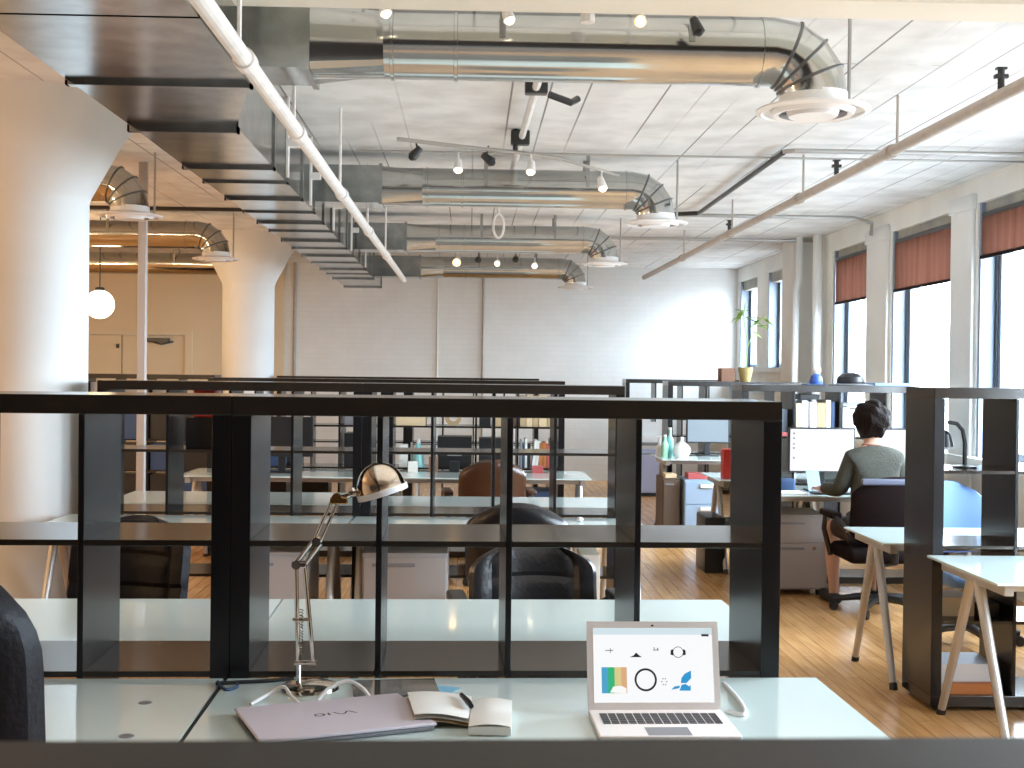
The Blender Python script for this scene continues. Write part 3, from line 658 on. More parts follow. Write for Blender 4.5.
# lilac laptop (closed)
rv = math.atan2(.152, .392)
o = thing('laptop', 'closed lilac-grey laptop lying at an angle before the chrome lamp', 'laptop', (-.554, 3.04, Z), rv)
obj('base', MB().box(.004, .406, -.288, -.004, .001, .012, .004), M['plasticg'], o)
lid = obj('lid', MB().box(0, .41, -.292, 0, .012, .020, .004), M['vaio'], o)
def stroke(mb, pts, w, z=.0203):
    for (x0, y0), (x1, y1) in zip(pts, pts[1:]):
        d = Vector((x1-x0, y1-y0, 0)); n = Vector((-d.y, d.x, 0)).normalized()*w/2
        a, b = Vector((x0, y0, z)), Vector((x1, y1, z)); mb.quad(a-n, b-n, b+n, a+n)
mb = MB(); U = lambda x, y: (.262-x, -.125-y)      # the lettering is upside down towards us
stroke(mb, [U(*p) for p in ((0, .020), (.007, .014), (.014, 0), (.020, 0), (.028, .016), (.033, .020), (.038, .020), (.044, .014), (.052, 0))], .0042)
stroke(mb, [U(.066, 0), U(.066, .020)], .0045)
stroke(mb, [U(.088+.011*math.cos(a), .010+.010*math.sin(a)) for a in [2*PI*k/20 for k in range(21)]], .004)
obj('lettering', mb, M['vaiotxt'], lid, False)
obj('side_vent', MB().box(-.0008, .003, -.27, -.05, .003, .010), M['plasticb'], o, False)

# chrome lamp
lx, ly = -.405, 3.29
o = thing('desk_lamp', 'chrome architect desk lamp with domed head on the front desk', 'lamp', (lx, ly, Z))
obj('base', MB().lathe([(.074, 0), (.076, .004), (.074, .012), (.05, .020), (.012, .024)], (0, 0, 0), 40), M['nickel'], o)
px = -.030
obj('post', MB().tube([(px, -.0, .015), (px, -.0, .07)], .007, 12), M['chrome'], o)
ex, ez = -.033, .325          # elbow
for a_, b_ in ((px-.001, ex-.006), (px+.038, ex+.016)):
    obj('lower_arm', MB().tube([(a_, 0, .075), (b_, 0, ez)], .0056, 10), M['chrome'], o)
obj('spring', MB().tube([(px+.006+.0045*math.cos(k*.9), .0045*math.sin(k*.9), .09+k*.0011) for k in range(110)], .0012, 5), M['nickel'], o)
obj('bottom_bracket', MB().box(px-.012, px+.048, -.008, .01, .064, .075, .003), M['chrome'], o)
obj('joint', MB().box(px-.016, px+.030, -.008, .010, .178, .186, .003), M['chrome'], o)
obj('joint', MB().box(ex-.016, ex+.022, -.012, .014, ez-.008, ez+.008, .003).lathe([(.012, -.014), (.012, .016)], (ex-.004, 0, ez), 14, True, 'y'), M['chrome'], o)
hx, hz = .062, .494
kx, kz = .014, .384
for dd in (-.009, .009):
    obj('upper_arm', MB().tube([(kx+dd*.8, dd*.2, kz-dd*.4), (hx+dd*.8, dd*.2, hz-dd*.4)], .0045, 10), M['nickel'], o)
for dd in (-.008, .010):
    obj('arm_link', MB().tube([(ex+dd+.004, 0, ez-dd*.6), (kx+dd, 0, kz-dd*.6)], .006, 8), M['chrome'], o)
obj('joint', MB().lathe([(.012, -.012), (.012, .014)], (kx, 0, kz), 14, True, 'y'), M['chrome'], o)
obj('joint', MB().lathe([(.013, -.013), (.013, .013)], (hx+.003, 0, hz+.004), 14, True, 'y').box(hx-.014, hx+.030, -.01, .01, hz-.012, hz+.006, .003), M['amber'], o)
obj('head_arm', MB().tube([(hx+.005, 0, hz+.002), (.095, 0, .503), (.118, 0, .515)], .0065, 8).sphere((.106, 0, .512), .013, 12, 8), M['chrome'], o)
tilt = Matrix.Rotation(-.30, 3, 'Y')
sc_ = Vector((.180, 0, .521))
prof = [(.066, 0)]+[(.064*math.cos(a), .004+.066*math.sin(a)) for a in [PI/2*k/10 for k in range(10)]]+[(.004, .070)]
sh = obj('lamp_shade', MB().lathe(prof, sc_, 36, False, rot=tilt), M['nickel'], o, angle=1.0)
obj('shade_rim', MB().lathe([(.0655, .0), (.0675, .001), (.0675, -.014), (.0655, -.015), (.062, -.010), (.058, .012), (.04, .045), (.001, .06)], sc_, 36, False, rot=tilt), M['shadein'], sh)
obj('bulb', MB().sphere(sc_+tilt @ Vector((0, 0, .012)), .020, 14, 10), M['white'], sh)
obj('handle_pin', MB().tube([sc_+tilt @ Vector((-.058, 0, -.012)), sc_+Vector((-.056, 0, -.045))], .0022, 6), M['chrome'], sh)
# cables
def cable(pts, r, m, label, n=40):
    P = [Vector(p) for p in pts]; out = []
    for i in range(len(P)-1):
        p0, p1, p2, p3 = P[max(i-1, 0)], P[i], P[i+1], P[min(i+2, len(P)-1)]
        for k in range(8):
            s = k/8; out.append(.5*((2*p1)+(p2-p0)*s+(2*p0-5*p1+4*p2-p3)*s*s+(3*p1-p0-3*p2+p3)*s**3))
    out.append(P[-1]); return tag(obj('cable', MB().tube(out, r, 8), m), label, 'cable')
cable([(-.655, 3.33, Z+.006), (-.60, 3.345, Z+.006), (-.53, 3.36, Z+.006), (-.46, 3.385, Z+.006)], .005, M['rubber'], 'black cable lying across the desk joint behind the chrome lamp')
cable([(-.655, 3.36, Z+.004), (-.64, 3.31, Z+.006), (-.615, 3.27, Z+.005), (-.595, 3.30, Z+.005), (-.60, 3.335, Z+.004)], .004, M['navy'], 'small looped dark blue cable at the joint of the two front desks')
cable([(-.53, 3.13, Z+.004), (-.495, 3.19, Z+.014), (-.46, 3.20, Z+.030), (-.435, 3.17, Z+.012), (-.41, 3.135, Z+.004)], .0045, M['white'], 'white cable arching in front of the lamp base, left one')
cable([(-.37, 3.16, Z+.004), (-.345, 3.185, Z+.030), (-.30, 3.20, Z+.045), (-.262, 3.19, Z+.030), (-.235, 3.17, Z+.004)], .005, M['white'], 'white cable arching behind the lilac laptop, right of the lamp base')
cable([(.635, 3.08, Z+.004), (.675, 3.05, Z+.004), (.69, 3.18, Z+.004), (.685, 3.36, Z+.004)], .006, M['white'], 'white charger cable running back beside the open laptop')
cable([(*AF(-.011, -.03), Z-.003), (*AF(-.011, -.3), Z-.004), (*AF(-.011, -.5), Z-.005), (*AF(-.011, -.78), Z-.006)], .0049, M['rubber'], 'dark strip standing for shade in the joint between the two front desks')  # black tube added to darken the desk gap and hide the floor
# glossy tablet, blue paper, notebook, pen, smudges
tag(at(obj('tablet_computer', MB().box(-.11, .11, -.085, .085, 0, .006, .002), M['darkgloss']), (-.185, 3.30, Z), .12), 'flat dark glossy slab behind the lilac laptop', 'tablet')
tag(at(obj('paper_sheet', MB().box(-.035, .035, -.12, .10, 0, .0012), M['bluepaper']), (-.085, 3.235, Z), -.38), 'light blue paper strip beside the open notebook', 'paper')
o = thing('notebook', 'open white notebook with a pen on it between the two laptops', 'notebook', (.020, 3.0, Z), -.04)
pg = MB()
pg.grid(lambda u, v: (-.010+u*.098, -.125+v*.235, .022+.006*math.sin(u*PI)), 8, 6)
pg.box(-.010, .088, -.125, .110, .002, .0215, .002); obj('page_block', pg, M['paper'], o)
lf = MB(); lf.grid(lambda u, v: (-.012-u*.125-.035*v*u, -.06+v*.205-.01*u, .022+.013*math.sin(u*2.2)), 12, 8); lf.grid(lambda u, v: (-.012-u*.125-.035*v*u, -.06+v*.205-.01*u, .012+.013*math.sin(u*2.2)), 12, 8)
obj('lifted_pages', lf, M['paper'], o)
obj('cover', MB().grid(lambda u, v: (-.012-u*.132-.035*v*u, -.064+v*.21-.01*u, .006+.012*math.sin(u*2.2)), 10, 4), M['tan'], o)
obj('page_edge', MB().grid(lambda u, v: (-.137-.035*u, -.07+u*.205, .006+.0105+v*.010), 6, 1), M['cream'], o)
tag(obj('pen', MB().tube([(-.012, 3.105, Z+.036), (.006, 3.03, Z+.036), (.012, 3.005, Z+.034)], [.006, .0075, .006], 10), M['plasticb']), 'short dark pen lying across the open notebook', 'pen')
tag(obj('glass_smudge', MB().lathe([(.016, 0), (.016, .0015)], (-.793, 3.156, Z), 16), M['plasticg']), 'small grey disc on the empty front desk, farther one', 'disc')
tag(obj('glass_smudge', MB().lathe([(.017, 0), (.017, .0015)], (-.762, 2.87, Z), 16), M['plasticg']), 'small grey disc on the empty front desk, nearer one', 'disc')

# ------------------------------------------------------------------ the person's workplace
def monitor(x, y, z, w, h, m, label, icons=False, rz=0, bez=.012):
    o = thing('monitor', label, 'monitor', (x, y, Z), rz)
    pn = obj('casing', MB().box(0, w, 0, .035, .13, .13+h, .006), M['plasticb'], o)
    sc = obj('screen', MB().box(bez, w-bez, -.002, .001, .13+bez, .13+h-bez), m, pn, False)
    if icons:
        for k in (.025, .06, .10, .13, .20): obj('icon', MB().box(bez+.018, bez+.034, -.0032, -.0022, .13+h-bez-k-.014, .13+h-bez-k), M['plasticg'], pn, False)
    obj('stand', MB().box(w/2-.03, w/2+.03, .02, .045, .01, .25, .004).box(w/2-.11, w/2+.11, -.05, .10, 0, .012, .004), M['plasticb'], o)
    return o
monitor(2.295, 9.05, Z+.01, .485, .325, M['screen'], 'monitor with a white screen left of the person', True)
monitor(2.865, 9.05, Z+.01, .485, .325, M['screen'], 'monitor with a white screen right of the person, partly hidden')
o = thing('keyboard', 'dark keyboard at the left hand of the person', 'keyboard', (2.40, 8.74, Z)); obj('body', MB().box(0, .40, 0, .13, 0, .015, .004), M['plasticb'], o)
mb = MB()
for r in range(4):
    for k in range(13): mb.box(.02+k*.028, .043+k*.028, .015+r*.028, .038+r*.028, .015, .019)
obj('keys', mb, M['plasticg'], o, False)
tag(at(obj('paper_sheet', MB().grid(lambda u, v: (u*.10, v*.05, v*.14), 2, 2), mat('pale_blue_card', (.22, .32, .44), .6)), (2.42, 8.955, Z+.003), .2), 'pale blue card leaning on the monitor foot', 'paper')
tag(obj('paper_stack', MB().box(2.06, 2.34, 8.70, 8.92, Z, Z+.012), M['paper']), 'white papers on the desk left of the keyboard', 'paper')
tag(obj('phone', MB().box(2.20, 2.33, 8.96, 9.06, Z, Z+.09, .02), M['navy']), 'dark blue desk phone under the white monitor', 'phone')

def skin_mesh(name, V, E, Rr, m, sub=2):
    me = bpy.data.meshes.new(name); me.from_pydata([tuple(v) for v in V], E, []); o = bpy.data.objects.new(name, me); C.objects.link(o)
    md = o.modifiers.new('Skin', 'SKIN'); md.use_smooth_shade = True
    for i, d in enumerate(me.skin_vertices[0].data):
        r = Rr[i]; d.radius = r if isinstance(r, tuple) else (r, r); d.use_root = (i == 0)
    s = o.modifiers.new('Sub', 'SUBSURF'); s.levels = sub; s.render_levels = sub
    bpy.context.view_layer.update(); dg = bpy.context.evaluated_depsgraph_get()
    out = bpy.data.meshes.new_from_object(o.evaluated_get(dg)); out.name = name
    bpy.data.objects.remove(o); out.materials.clear(); out.materials.append(m); out.shade_smooth(); return out

def person(x, y, rz):
    o = thing('person', 'person in grey-olive sweater sitting with back to us at the monitors', 'person', (x, y, 0), rz)
    V = []; E = []; Rr = []
    def v(p, r, par=None):
        V.append(p); Rr.append(r)
        if par is not None: E.append((par, len(V)-1))
        return len(V)-1
    pel = v((0, -.02, .55), (.155, .115)); ab = v((0, -.03, .70), (.145, .10), pel); ch = v((0, -.01, .90), (.165, .105), ab); up = v((0, .0, 1.02), (.13, .085), ch)
    nk = v((0, .03, 1.10), (.058, .058), up); nk2 = v((0, .05, 1.15), (.055, .055), nk)
    hd = v((0, .075, 1.225), (.078, .092), nk2); hd2 = v((0, .075, 1.30), (.078, .095), hd); hd3 = v((0, .07, 1.345), (.055, .07), hd2)
    nose = v((0, .172, 1.225), .012, hd); chin = v((0, .145, 1.165), .035, hd)
    for s in (-1, 1): v((s*.083, .065, 1.225), .016, hd)
    fingers = []
    for s in (-1, 1):
        sh = v((s*.150, .0, 1.015), .060, up); el = v((s*.215, .03, .80), .046, sh)
        wr = v((s*.19 if s > 0 else -.255, .29, .795), .028, el); pm = v((wr and V[wr][0]-s*.01, .355, .785), (.034, .018), wr)
        bx_, by_, bz_ = V[pm]
        for k, (dx, ln) in enumerate(((-.026, .072), (-.009, .083), (.009, .079), (.026, .062))):
            a = v((bx_+dx, by_+.035, bz_+.002), .0092, pm); b = v((bx_+dx*1.15, by_+.035+ln*.5, bz_+.004), .0086, a); v((bx_+dx*1.2, by_+.03+ln, bz_-.016), .0075, b)
        a = v((bx_-s*.036, by_-.005, bz_-.004), .011, pm); v((bx_-s*.050, by_+.03, bz_-.012), .009, a)
    for s in (-1, 1):
        hp = v((s*.10, .02, .545), .085, pel); kn = v((s*.15, .40, .53), .062, hp); cf = v((s*.15, .37, .30), .052, kn); an = v((s*.15, .33, .10), .036, cf)
        he = v((s*.15, .33, .045), .035, an); v((s*.155, .50, .035), .028, he)
    obj('body', skin_mesh('body', V, E, Rr, M['skin']), None, o)
    # sweater over torso and sleeves
    V2, E2, R2 = [], [], []
    def w(p, r, par=None):
        V2.append(p); R2.append(r)
        if par is not None: E2.append((par, len(V2)-1))
        return len(V2)-1
    a = w((0, -.02, .60), (.175, .130)); b = w((0, -.03, .72), (.170, .122), a); c_ = w((0, -.012, .90), (.175, .122), b); d = w((0, -.004, 1.03), (.140, .098), c_); w((0, .02, 1.085), (.078, .070), d)
    for s in (-1, 1):
        e = w((s*.148, .0, 1.015), .070, d); f = w((s*.216, .03, .805), .057, e); w((s*.185 if s > 0 else -.255, .265, .80), .044, f)
    obj('sweater', skin_mesh('sweater', V2, E2, R2, M['sweater']), None, o)
    obj('neckline', MB().lathe([(.066, 0), (.072, .006), (.066, .016)], (0, .030, 1.098), 24, False), M['collar'], o)
    V3, E3, R3 = [(0, -.02, .56)], [], [(.165, .125)]
    for s in (-1, 1):
        i = len(V3); V3 += [(s*.10, .03, .545), (s*.145, .33, .535)]; R3 += [.10, .082]; E3 += [(0, i), (i, i+1)]
    obj('shorts', skin_mesh('shorts', V3, E3, R3, M['shorts']), None, o)
    # hair: a tousled cap over skull, open at the face
    bm = bmesh.new(); bmesh.ops.create_uvsphere(bm, u_segments=40, v_segments=28, radius=1)
    rnd = random.Random(3)
    kill = []
    for q in bm.verts:
        p = q.co.copy()
        if p.y > .45 and p.z < .42 or p.z < -.88: kill.append(q)
        lump = 1+.075*math.sin(7*p.x+3*p.z+1)*math.sin(6*p.z+2*p.y)+.03*math.sin(19*p.x+11*p.y)+.02*rnd.random()
        q.co = Vector((p.x*(.118 if p.z > -.3 else .105)*lump, .055+p.y*.136*lump, 1.272+p.z*(.130 if p.z > 0 else .132)*lump))
    bmesh.ops.delete(bm, geom=kill, context='VERTS'); obj('hair', MB().bm(bm), M['hair'], o, angle=3)
    bd = MB().sphere((0, .128, 1.172), .055, 14, 10, (1.05, .75, .8)); obj('beard', bd, M['hair'], o)
    for s in (-1, 1): obj('eye', MB().sphere((s*.032, .158, 1.250), .012, 10, 8), M['eye'], o)
    for s in (-1, 1): obj('shoe', MB().box(s*.152-.045, s*.152+.045, .27, .55, 0, .075, .03), M['shoe'], o)
    return o
person(2.675, 8.30, .03)

# ------------------------------------------------------------------ books and small things on shelves
def boxthing(name, x0, x1, y0, y1, z0, z1, m, label, cat, group=None, bev=.002, lean=0):
    o = obj(name, MB().box(-(x1-x0)/2, (x1-x0)/2, 0, y1-y0, 0, z1-z0, bev), m); o.location = ((x0+x1)/2, y0, z0); o.rotation_euler = (0, lean, 0)
    return tag(o, label, cat, group)
zs = [shelf_z(k) for k in range(4)]
# shelf behind the person (unit at 2.04, 9.45): second cell, upper row
bx0 = 2.04+T+cell+t1
spec = [('cream', .045, .25), ('white', .05, .27), ('greycover', .012, .255), ('paper', .055, .26), ('tan', .065, .255), ('paper', .04, .275), ('navy', .03, .262)]
x = bx0+.012; nm = ['cream binder, leftmost on the shelf behind the person', 'white binder beside the cream one behind the person', 'thin grey folder between binders behind the person', 'broad white binder in the middle behind the monitor', 'tan binder behind the white monitor', 'white binder right of the tan one behind the monitor', 'navy binder last in the row behind the monitor']
for (m_, w_, h_), l_ in zip(spec, nm):
    boxthing('binder', x, x+w_-.003, 9.47, 9.74, zs[3], zs[3]+h_, M[m_], l_, 'binder', 'binders on the shelf behind the person'); x += w_
boxthing('file_box', bx0+.05, bx0+.20, 9.50, 9.72, zs[3]+.277, zs[3]+.315, M['plasticb'], 'black flat case lying on top of the binders behind the person', 'case')
x = bx0+(cell+t1)+.02
for k, (m_, w_, h_) in enumerate((('paper', .05, .22), ('paper', .06, .21), ('cream', .05, .215), ('plasticb', .10, .17))):
    boxthing('binder', x, x+w_-.003, 9.48, 9.72, zs[3], zs[3]+h_, M[m_], ['white binder left of the head of the person', 'second white binder left of the head of the person', 'cream binder just behind the head of the person', 'black box behind the head of the person'][k], 'binder' if k < 3 else 'box'); x += w_
boxthing('paper_tray', bx0+(cell+t1)+.02, bx0+2*cell-.03, 9.49, 9.76, zs[3]+.23, zs[3]+.255, M['greycover'], 'grey paper tray lying above the binders by the head of the person', 'tray')
x = 2.04+T
for k, (m_, a, b, h_) in enumerate((('cabblue', .03, .10, .17), ('white', .10, .20, .22), ('cabblue', .20, .32, .20), ('redfab', .08, .30, .03))):
    y = 9.46 if k == 3 else 9.54
    boxthing('storage_box', x+a, x+b-.002, y, y+(.06 if k == 3 else .2), zs[3], zs[3]+h_, M[m_], ['small pale blue box at the left end of the shelf behind the person', 'white box in the left shelf cell behind the front shelf corner', 'wider pale blue box in the left shelf cell', 'flat dull red box lying before the pale blue boxes'][k], 'box')
ztop = W4
o = thing('toy_bottle', 'small blue and white bottle on top of the shelf behind the person', 'bottle', (2.64, 9.6, ztop))
obj('body', MB().lathe([(.045, 0), (.05, .03), (.04, .07), (.02, .085)], (0, 0, 0), 18), M['blue'], o); obj('cap', MB().sphere((0, 0, .11), .034, 14, 10), M['white'], o); obj('saucer', MB().box(-.10, .06, -.05, .05, 0, .012, .004), M['navy'], o)
o = thing('helmet', 'dark round helmet lying on top of the shelf behind the person', 'helmet', (2.92, 9.64, ztop))
obj('shell', MB().lathe([(.105, .012), (.11, .03), (.10, .065), (.07, .09), (.02, .10)], (0, 0, 0), 24), M['plasticb'], o); obj('brim', MB().lathe([(.10, .008), (.17, .0), (.175, .006), (.10, .016)], (0, 0, 0), 28), M['plasticg'], o)
boxthing('paper_stack', 3.07, 3.33, 9.52, 9.76, ztop, ztop+.022, mat('blue_paper_stack', (.22, .36, .66), .6), 'flat blue paper pad on top of the shelf behind the person', 'paper')
boxthing('cardboard_box', 2.60, 2.74, 13.05, 13.25, ztop, ztop+.14, M['brownbox'], 'small brown box beside the potted plant on the far window shelf', 'box')
o = thing('potted_plant', 'leggy potted plant with pale leaves on the far window shelf', 'plant', (2.87, 13.15, ztop))
obj('pot', MB().lathe([(.05, 0), (.075, .12), (.078, .15), (.066, .15), (.06, .13), (.001, .128)], (0, 0, 0), 20), M['pot'], o)
obj('stem', MB().tube([(0, 0, .12), (.02, 0, .4), (-.03, 0, .68), (-.01, 0, .82)], .006, 6).tube([(.015, 0, .35), (.10, -.02, .6), (.20, -.02, .70)], .005, 6), M['leafy'], o)
lf = MB(); rl = random.Random(5)
for k in range(16):
    b = Vector((-.03, 0, .66+.012*k)) if k < 9 else Vector((.05+.018*(k-9), -.02, .55+.022*(k-9)))
    a = rl.uniform(0, 2*PI); d = Vector((math.cos(a), math.sin(a), rl.uniform(-1.0, .25))).normalized(); s = d.cross(Vector((0, 0, 1))).normalized(); L_ = rl.uniform(.16, .26)
    lf.cur = k % 2
    lf.add([b, b+d*L_*.4+s*.032, b+d*L_, b+d*L_*.4-s*.032, b+d*L_*.45+Vector((0, 0, .012))], [(0, 1, 4), (1, 2, 4), (2, 3, 4), (3, 0, 4)])
obj('foliage', lf, [M['leaf'], M['leafy']], o)

# third row right end: binders above, leaning books below
cx = -.69+T+3*(cell+t1)
x = cx+.01
for k, (m_, w_, h_) in enumerate((('tan', .055, .26), ('cream', .055, .27), ('tan', .05, .26), ('cream', .07, .265), ('tan', .07, .26))):
    boxthing('binder', x, x+w_-.004, 10.67, 10.94, zs[3], zs[3]+h_, M[m_], '%s binder, number %s from the left on the third-row shelf end' % (('tan', 'cream')[m_ == 'cream'], ('one', 'two', 'three', 'four', 'five')[k]), 'binder', 'tan binders at the third-row shelf end'); x += w_
x = cx+.015
bk = [('greycover', .02, .24), ('navy', .02, .2), ('paper', .022, .25), ('plasticb', .03, .21), ('paper', .03, .24), ('paper', .025, .23), ('orange', .035, .215), ('orange', .03, .22), ('redfab', .025, .2), ('greycover', .02, .25), ('tan', .025, .24), ('paper', .02, .21)]
bl = ['thin grey book', 'short navy book', 'tall white book', 'black book', 'leaning white book', 'second leaning white book', 'orange book', 'second orange book', 'dull red book', 'tall grey book', 'tan book', 'short white book at the right end']
for k, ((m_, w_, h_), l_) in enumerate(zip(bk, bl)):
    boxthing('book', x, x+w_-.003, 10.68, 10.86, zs[2]+.004, zs[2]+h_, M[m_], l_+' on the third-row shelf below the tan binders', 'book', 'books below the tan binders', .002, (.10 if k in (4, 5) else 0)); x += w_+(.006 if k in (3, 5) else 0)
# other cells of the third row
cx2 = cx-(cell+t1)
for k in range(3): boxthing('binder', cx2+.02+k*.105, cx2+.115+k*.105, 10.68, 10.95, zs[3], zs[3]+.22+.01*k, M[('plasticb', 'tan', 'brownbox')[k]], ('black', 'tan', 'brown')[k]+' wide binder in the cell left of the tan binders', 'binder')
b = boxthing('box_file', cx2+.02, cx2+.30, 10.68, 10.95, zs[2], zs[2]+.25, M['plasticb'], 'black box file with a pale label under the wide binders', 'box'); 
cx3 = cx2-(cell+t1)
o = thing('tape_roll', 'round tan tape roll standing on the third-row shelf', 'tape', (cx3+.15, 10.74, zs[3]+.07)); obj('roll', MB().lathe([(.035, -.025), (.07, -.025), (.07, .025), (.035, .025), (.035, -.025)], (0, 0, 0), 24, False, 'y'), M['tan'], o)
b = boxthing('box_file', cx3+.02, cx3+.31, 10.68, 10.95, zs[2], zs[2]+.26, M['plasticb'], 'black box file below the tape roll with a grey label', 'box')
obj('paper_label', MB().box(-.06, .06, -.002, 0, .10, .16), M['greycover'], b, False)
cx4 = cx3-(cell+t1)
boxthing('storage_box', cx4+.02, cx4+.27, 10.68, 10.94, zs[3], zs[3]+.11, M['cream'], 'beige box on the third-row shelf left of the tape roll', 'box')
o = thing('watering_cone', 'pale teal cone standing on the third-row shelf', 'cone', (cx4+.21, 10.73, zs[2])); obj('cone', MB().lathe([(.055, 0), (.05, .02), (.022, .19), (.018, .2)], (0, 0, 0), 18), M['teal'], o); obj('nozzle', MB().lathe([(.02, .2), (.012, .24)], (0, 0, 0), 12), M['white'], o)
boxthing('carton', cx4+.05, cx4+.12, 10.70, 10.8, zs[2], zs[2]+.19, M['paper'], 'white carton left of the pale teal cone', 'box')
boxthing('carton', cx4+.14, cx4+.155, 10.80, 10.9, zs[2], zs[2]+.2, M['paper'], 'thin white board behind the pale teal cone', 'box')
rr = random.Random(11)
for k in range(7):
    x_ = -.5+k*.17; h_ = rr.uniform(.05, .13); m_ = ('paper', 'brownbox', 'plasticb', 'green', 'greycover', 'navy', 'redfab')[k]
    boxthing('desk_item', x_, x_+rr.uniform(.05, .10), 10.40, 10.48, Z, Z+h_, M[m_], ('white', 'brown', 'black', 'green', 'grey', 'navy', 'dull red')[k]+' small box at the back of the desk before the bookshelf', 'box')
boxthing('storage_box', .40, .66, 10.02, 10.42, 0, .62, M['navy'], 'navy blue box under the right end of the third-row desk', 'box')
boxthing('storage_box', .60, .70, 6.70, 7.0, 0, .60, M['paper'], 'white upright box under the second-row desk, right of the leather chair', 'box')
# far left red box and grey backs
bl0 = -2.099+T+cell+t1
boxthing('storage_box', bl0+.10, bl0+.22, 7.40, 7.58, zs[3]+.176, zs[3]+.333, M['red'], 'red box lying on the black box in the second shelf row at left', 'box')
boxthing('storage_box', bl0+.06, bl0+.28, 7.38, 7.60, zs[3], zs[3]+.175, M['plasticb'], 'black box carrying the red box in the second shelf row at left', 'box')
for k, (c_, w_) in enumerate(((0, .30), (1, .2), (2, .30))):
    boxthing('storage_box', -4.39+T+c_*(cell+t1)+.02, -4.39+T+c_*(cell+t1)+.02+w_, 14.6, 14.85, zs[3], zs[3]+.29, M['greycover'], ('grey box in the leftmost visible cell of the far shelf under the double door', 'narrower grey box in the far shelf, second from the left', 'grey box in the far shelf, next to the red box')[k], 'box')
for r_ in range(3):
    for c_ in range(4):
        boxthing('file_box', -4.39+T+c_*(cell+t1)+.015, -4.39+T+c_*(cell+t1)+cell-.015, 14.54, 14.86, zs[r_], zs[r_]+.30, M['plasticb' if (r_+c_) % 3 else 'navy'], '%s file box in the far left shelf, %s cell from the left, %s row' % ('black' if (r_+c_) % 3 else 'navy', ('first', 'second', 'third', 'fourth')[c_], ('bottom', 'second', 'third')[r_]), 'box', 'file boxes in the far left shelf')
for k_, (c_, r_, m_, h_) in enumerate(((0, 3, 'plasticb', .2), (1, 2, 'navy', .25), (3, 2, 'plasticb', .28), (3, 3, 'plasticg', .24), (2, 1, 'plasticb', .28), (1, 1, 'plasticb', .28))):
    boxthing('file_box', -2.184+T+c_*(cell+t1)+.03, -2.184+T+c_*(cell+t1)+.25, 10.69, 10.98, zs[r_], zs[r_]+h_, M[m_], ('black file box at the top left of the left third-row shelf', 'navy file box in the left third-row shelf, middle height', 'black file box at the right end of the left third-row shelf', 'grey file box at the top right of the left third-row shelf', 'black file box low in the left third-row shelf, third column', 'black file box low in the left third-row shelf, second column')[k_], 'box')
# white cartons etc. low in the tall right shelf
boxthing('carton', 2.16+T+.03, 2.16+T+.30, 5.92, 6.18, .025+zs[0], .025+zs[0]+.13, M['white'], 'low white carton on the bottom of the tall right shelf', 'box')
boxthing('carton', 2.16+T+.02, 2.16+T+.20, 5.95, 6.15, .025+zs[1], .025+zs[1]+.09, M['tan'], 'tan carton on the second-lowest board of the tall right shelf', 'box')
boxthing('carton', 2.16+T+.22, 2.16+T+.32, 5.95, 6.15, .025+zs[1], .025+zs[1]+.06, M['plasticb'], 'small black case beside the tan carton in the tall right shelf', 'box')
boxthing('wooden_block', 2.16+T+.05, 2.16+T+.28, 5.86, 5.91, .025+zs[0], .025+zs[0]+.05, M['orange'], 'orange-brown block before the white carton in the tall right shelf', 'box')
boxthing('storage_box', -3.25, -2.55, 6.50, 6.85, 0, .34, M['cabbrown'], 'dark brown low box in front of the near column', 'box')
# things on the far aisle desk
monitor(2.20, 12.80, Z, .44, .25, M['screendim'], 'lit monitor with a pale blue picture far down the aisle', bez=.014)
o = thing('lidded_jar', 'white round lidded jar on the far aisle desk', 'jar', (2.11, 12.55, Z)); obj('body', MB().lathe([(.06, 0), (.09, .05), (.085, .10), (.05, .135)], (0, 0, 0), 20), M['white'], o); obj('lid', MB().lathe([(.05, .135), (.02, .155), (.014, .17), (.018, .20), (.001, .205)], (0, 0, 0), 16), M['white'], o)
for k, (x_, y_, h_, m_) in enumerate(((1.95, 12.60, .20, 'green'), (2.01, 12.66, .27, 'teal'), (1.91, 12.68, .16, 'white'))):
    o = thing('bottle', ('pale green bottle left of the white jar', 'taller pale teal bottle behind the green one', 'short white bottle at the left end of the far aisle desk')[k], 'bottle', (x_, y_, Z)); obj('body', MB().lathe([(.035, 0), (.037, h_*.6), (.015, h_*.8), (.014, h_)], (0, 0, 0), 16), M[m_], o); obj('cap', MB().lathe([(.017, h_), (.017, h_+.02)], (0, 0, 0), 12), M['white'], o)
boxthing('carton', 2.015, 2.13, 9.98, 10.1, Z, Z+.235, M['red'], 'red carton standing on the desk behind the front shelf corner', 'box')
boxthing('folder_pile', 2.10, 2.30, 12.08, 12.30, .5565, .61, M['redfab'], 'dull red folders on the pale blue drawers', 'folder')
boxthing('folder_pile', 1.89, 2.0, 12.15, 12.35, .5615, .60, M['cream'], 'cream papers on the narrow brown cabinet', 'paper')
# gooseneck lamp on the tall right shelf and small things there
o = thing('gooseneck_lamp', 'black gooseneck lamp standing in the tall right shelf', 'lamp', (2.38, 6.02, .025+zs[3]))
obj('base', MB().lathe([(.055, 0), (.055, .008), (.02, .014)], (0, 0, 0), 24), M['plasticb'], o)
obj('neck', MB().tube([(0, 0, .01), (0, 0, .12), (-.012, 0, .18), (-.04, 0, .212), (-.085, 0, .218)], .010, 10), M['plasticb'], o)
obj('lamp_head', MB().lathe([(.012, .04), (.03, .02), (.045, -.04), (.042, -.04), (.01, .02)], (-.10, 0, .14), 20, False), M['plasticb'], o)
boxthing('blue_bag', 2.16+T+.03, 2.16+T+.31, 6.27, 6.4, Z, Z+.02, M['paper'], 'white papers on the desk behind the tall right shelf', 'paper')
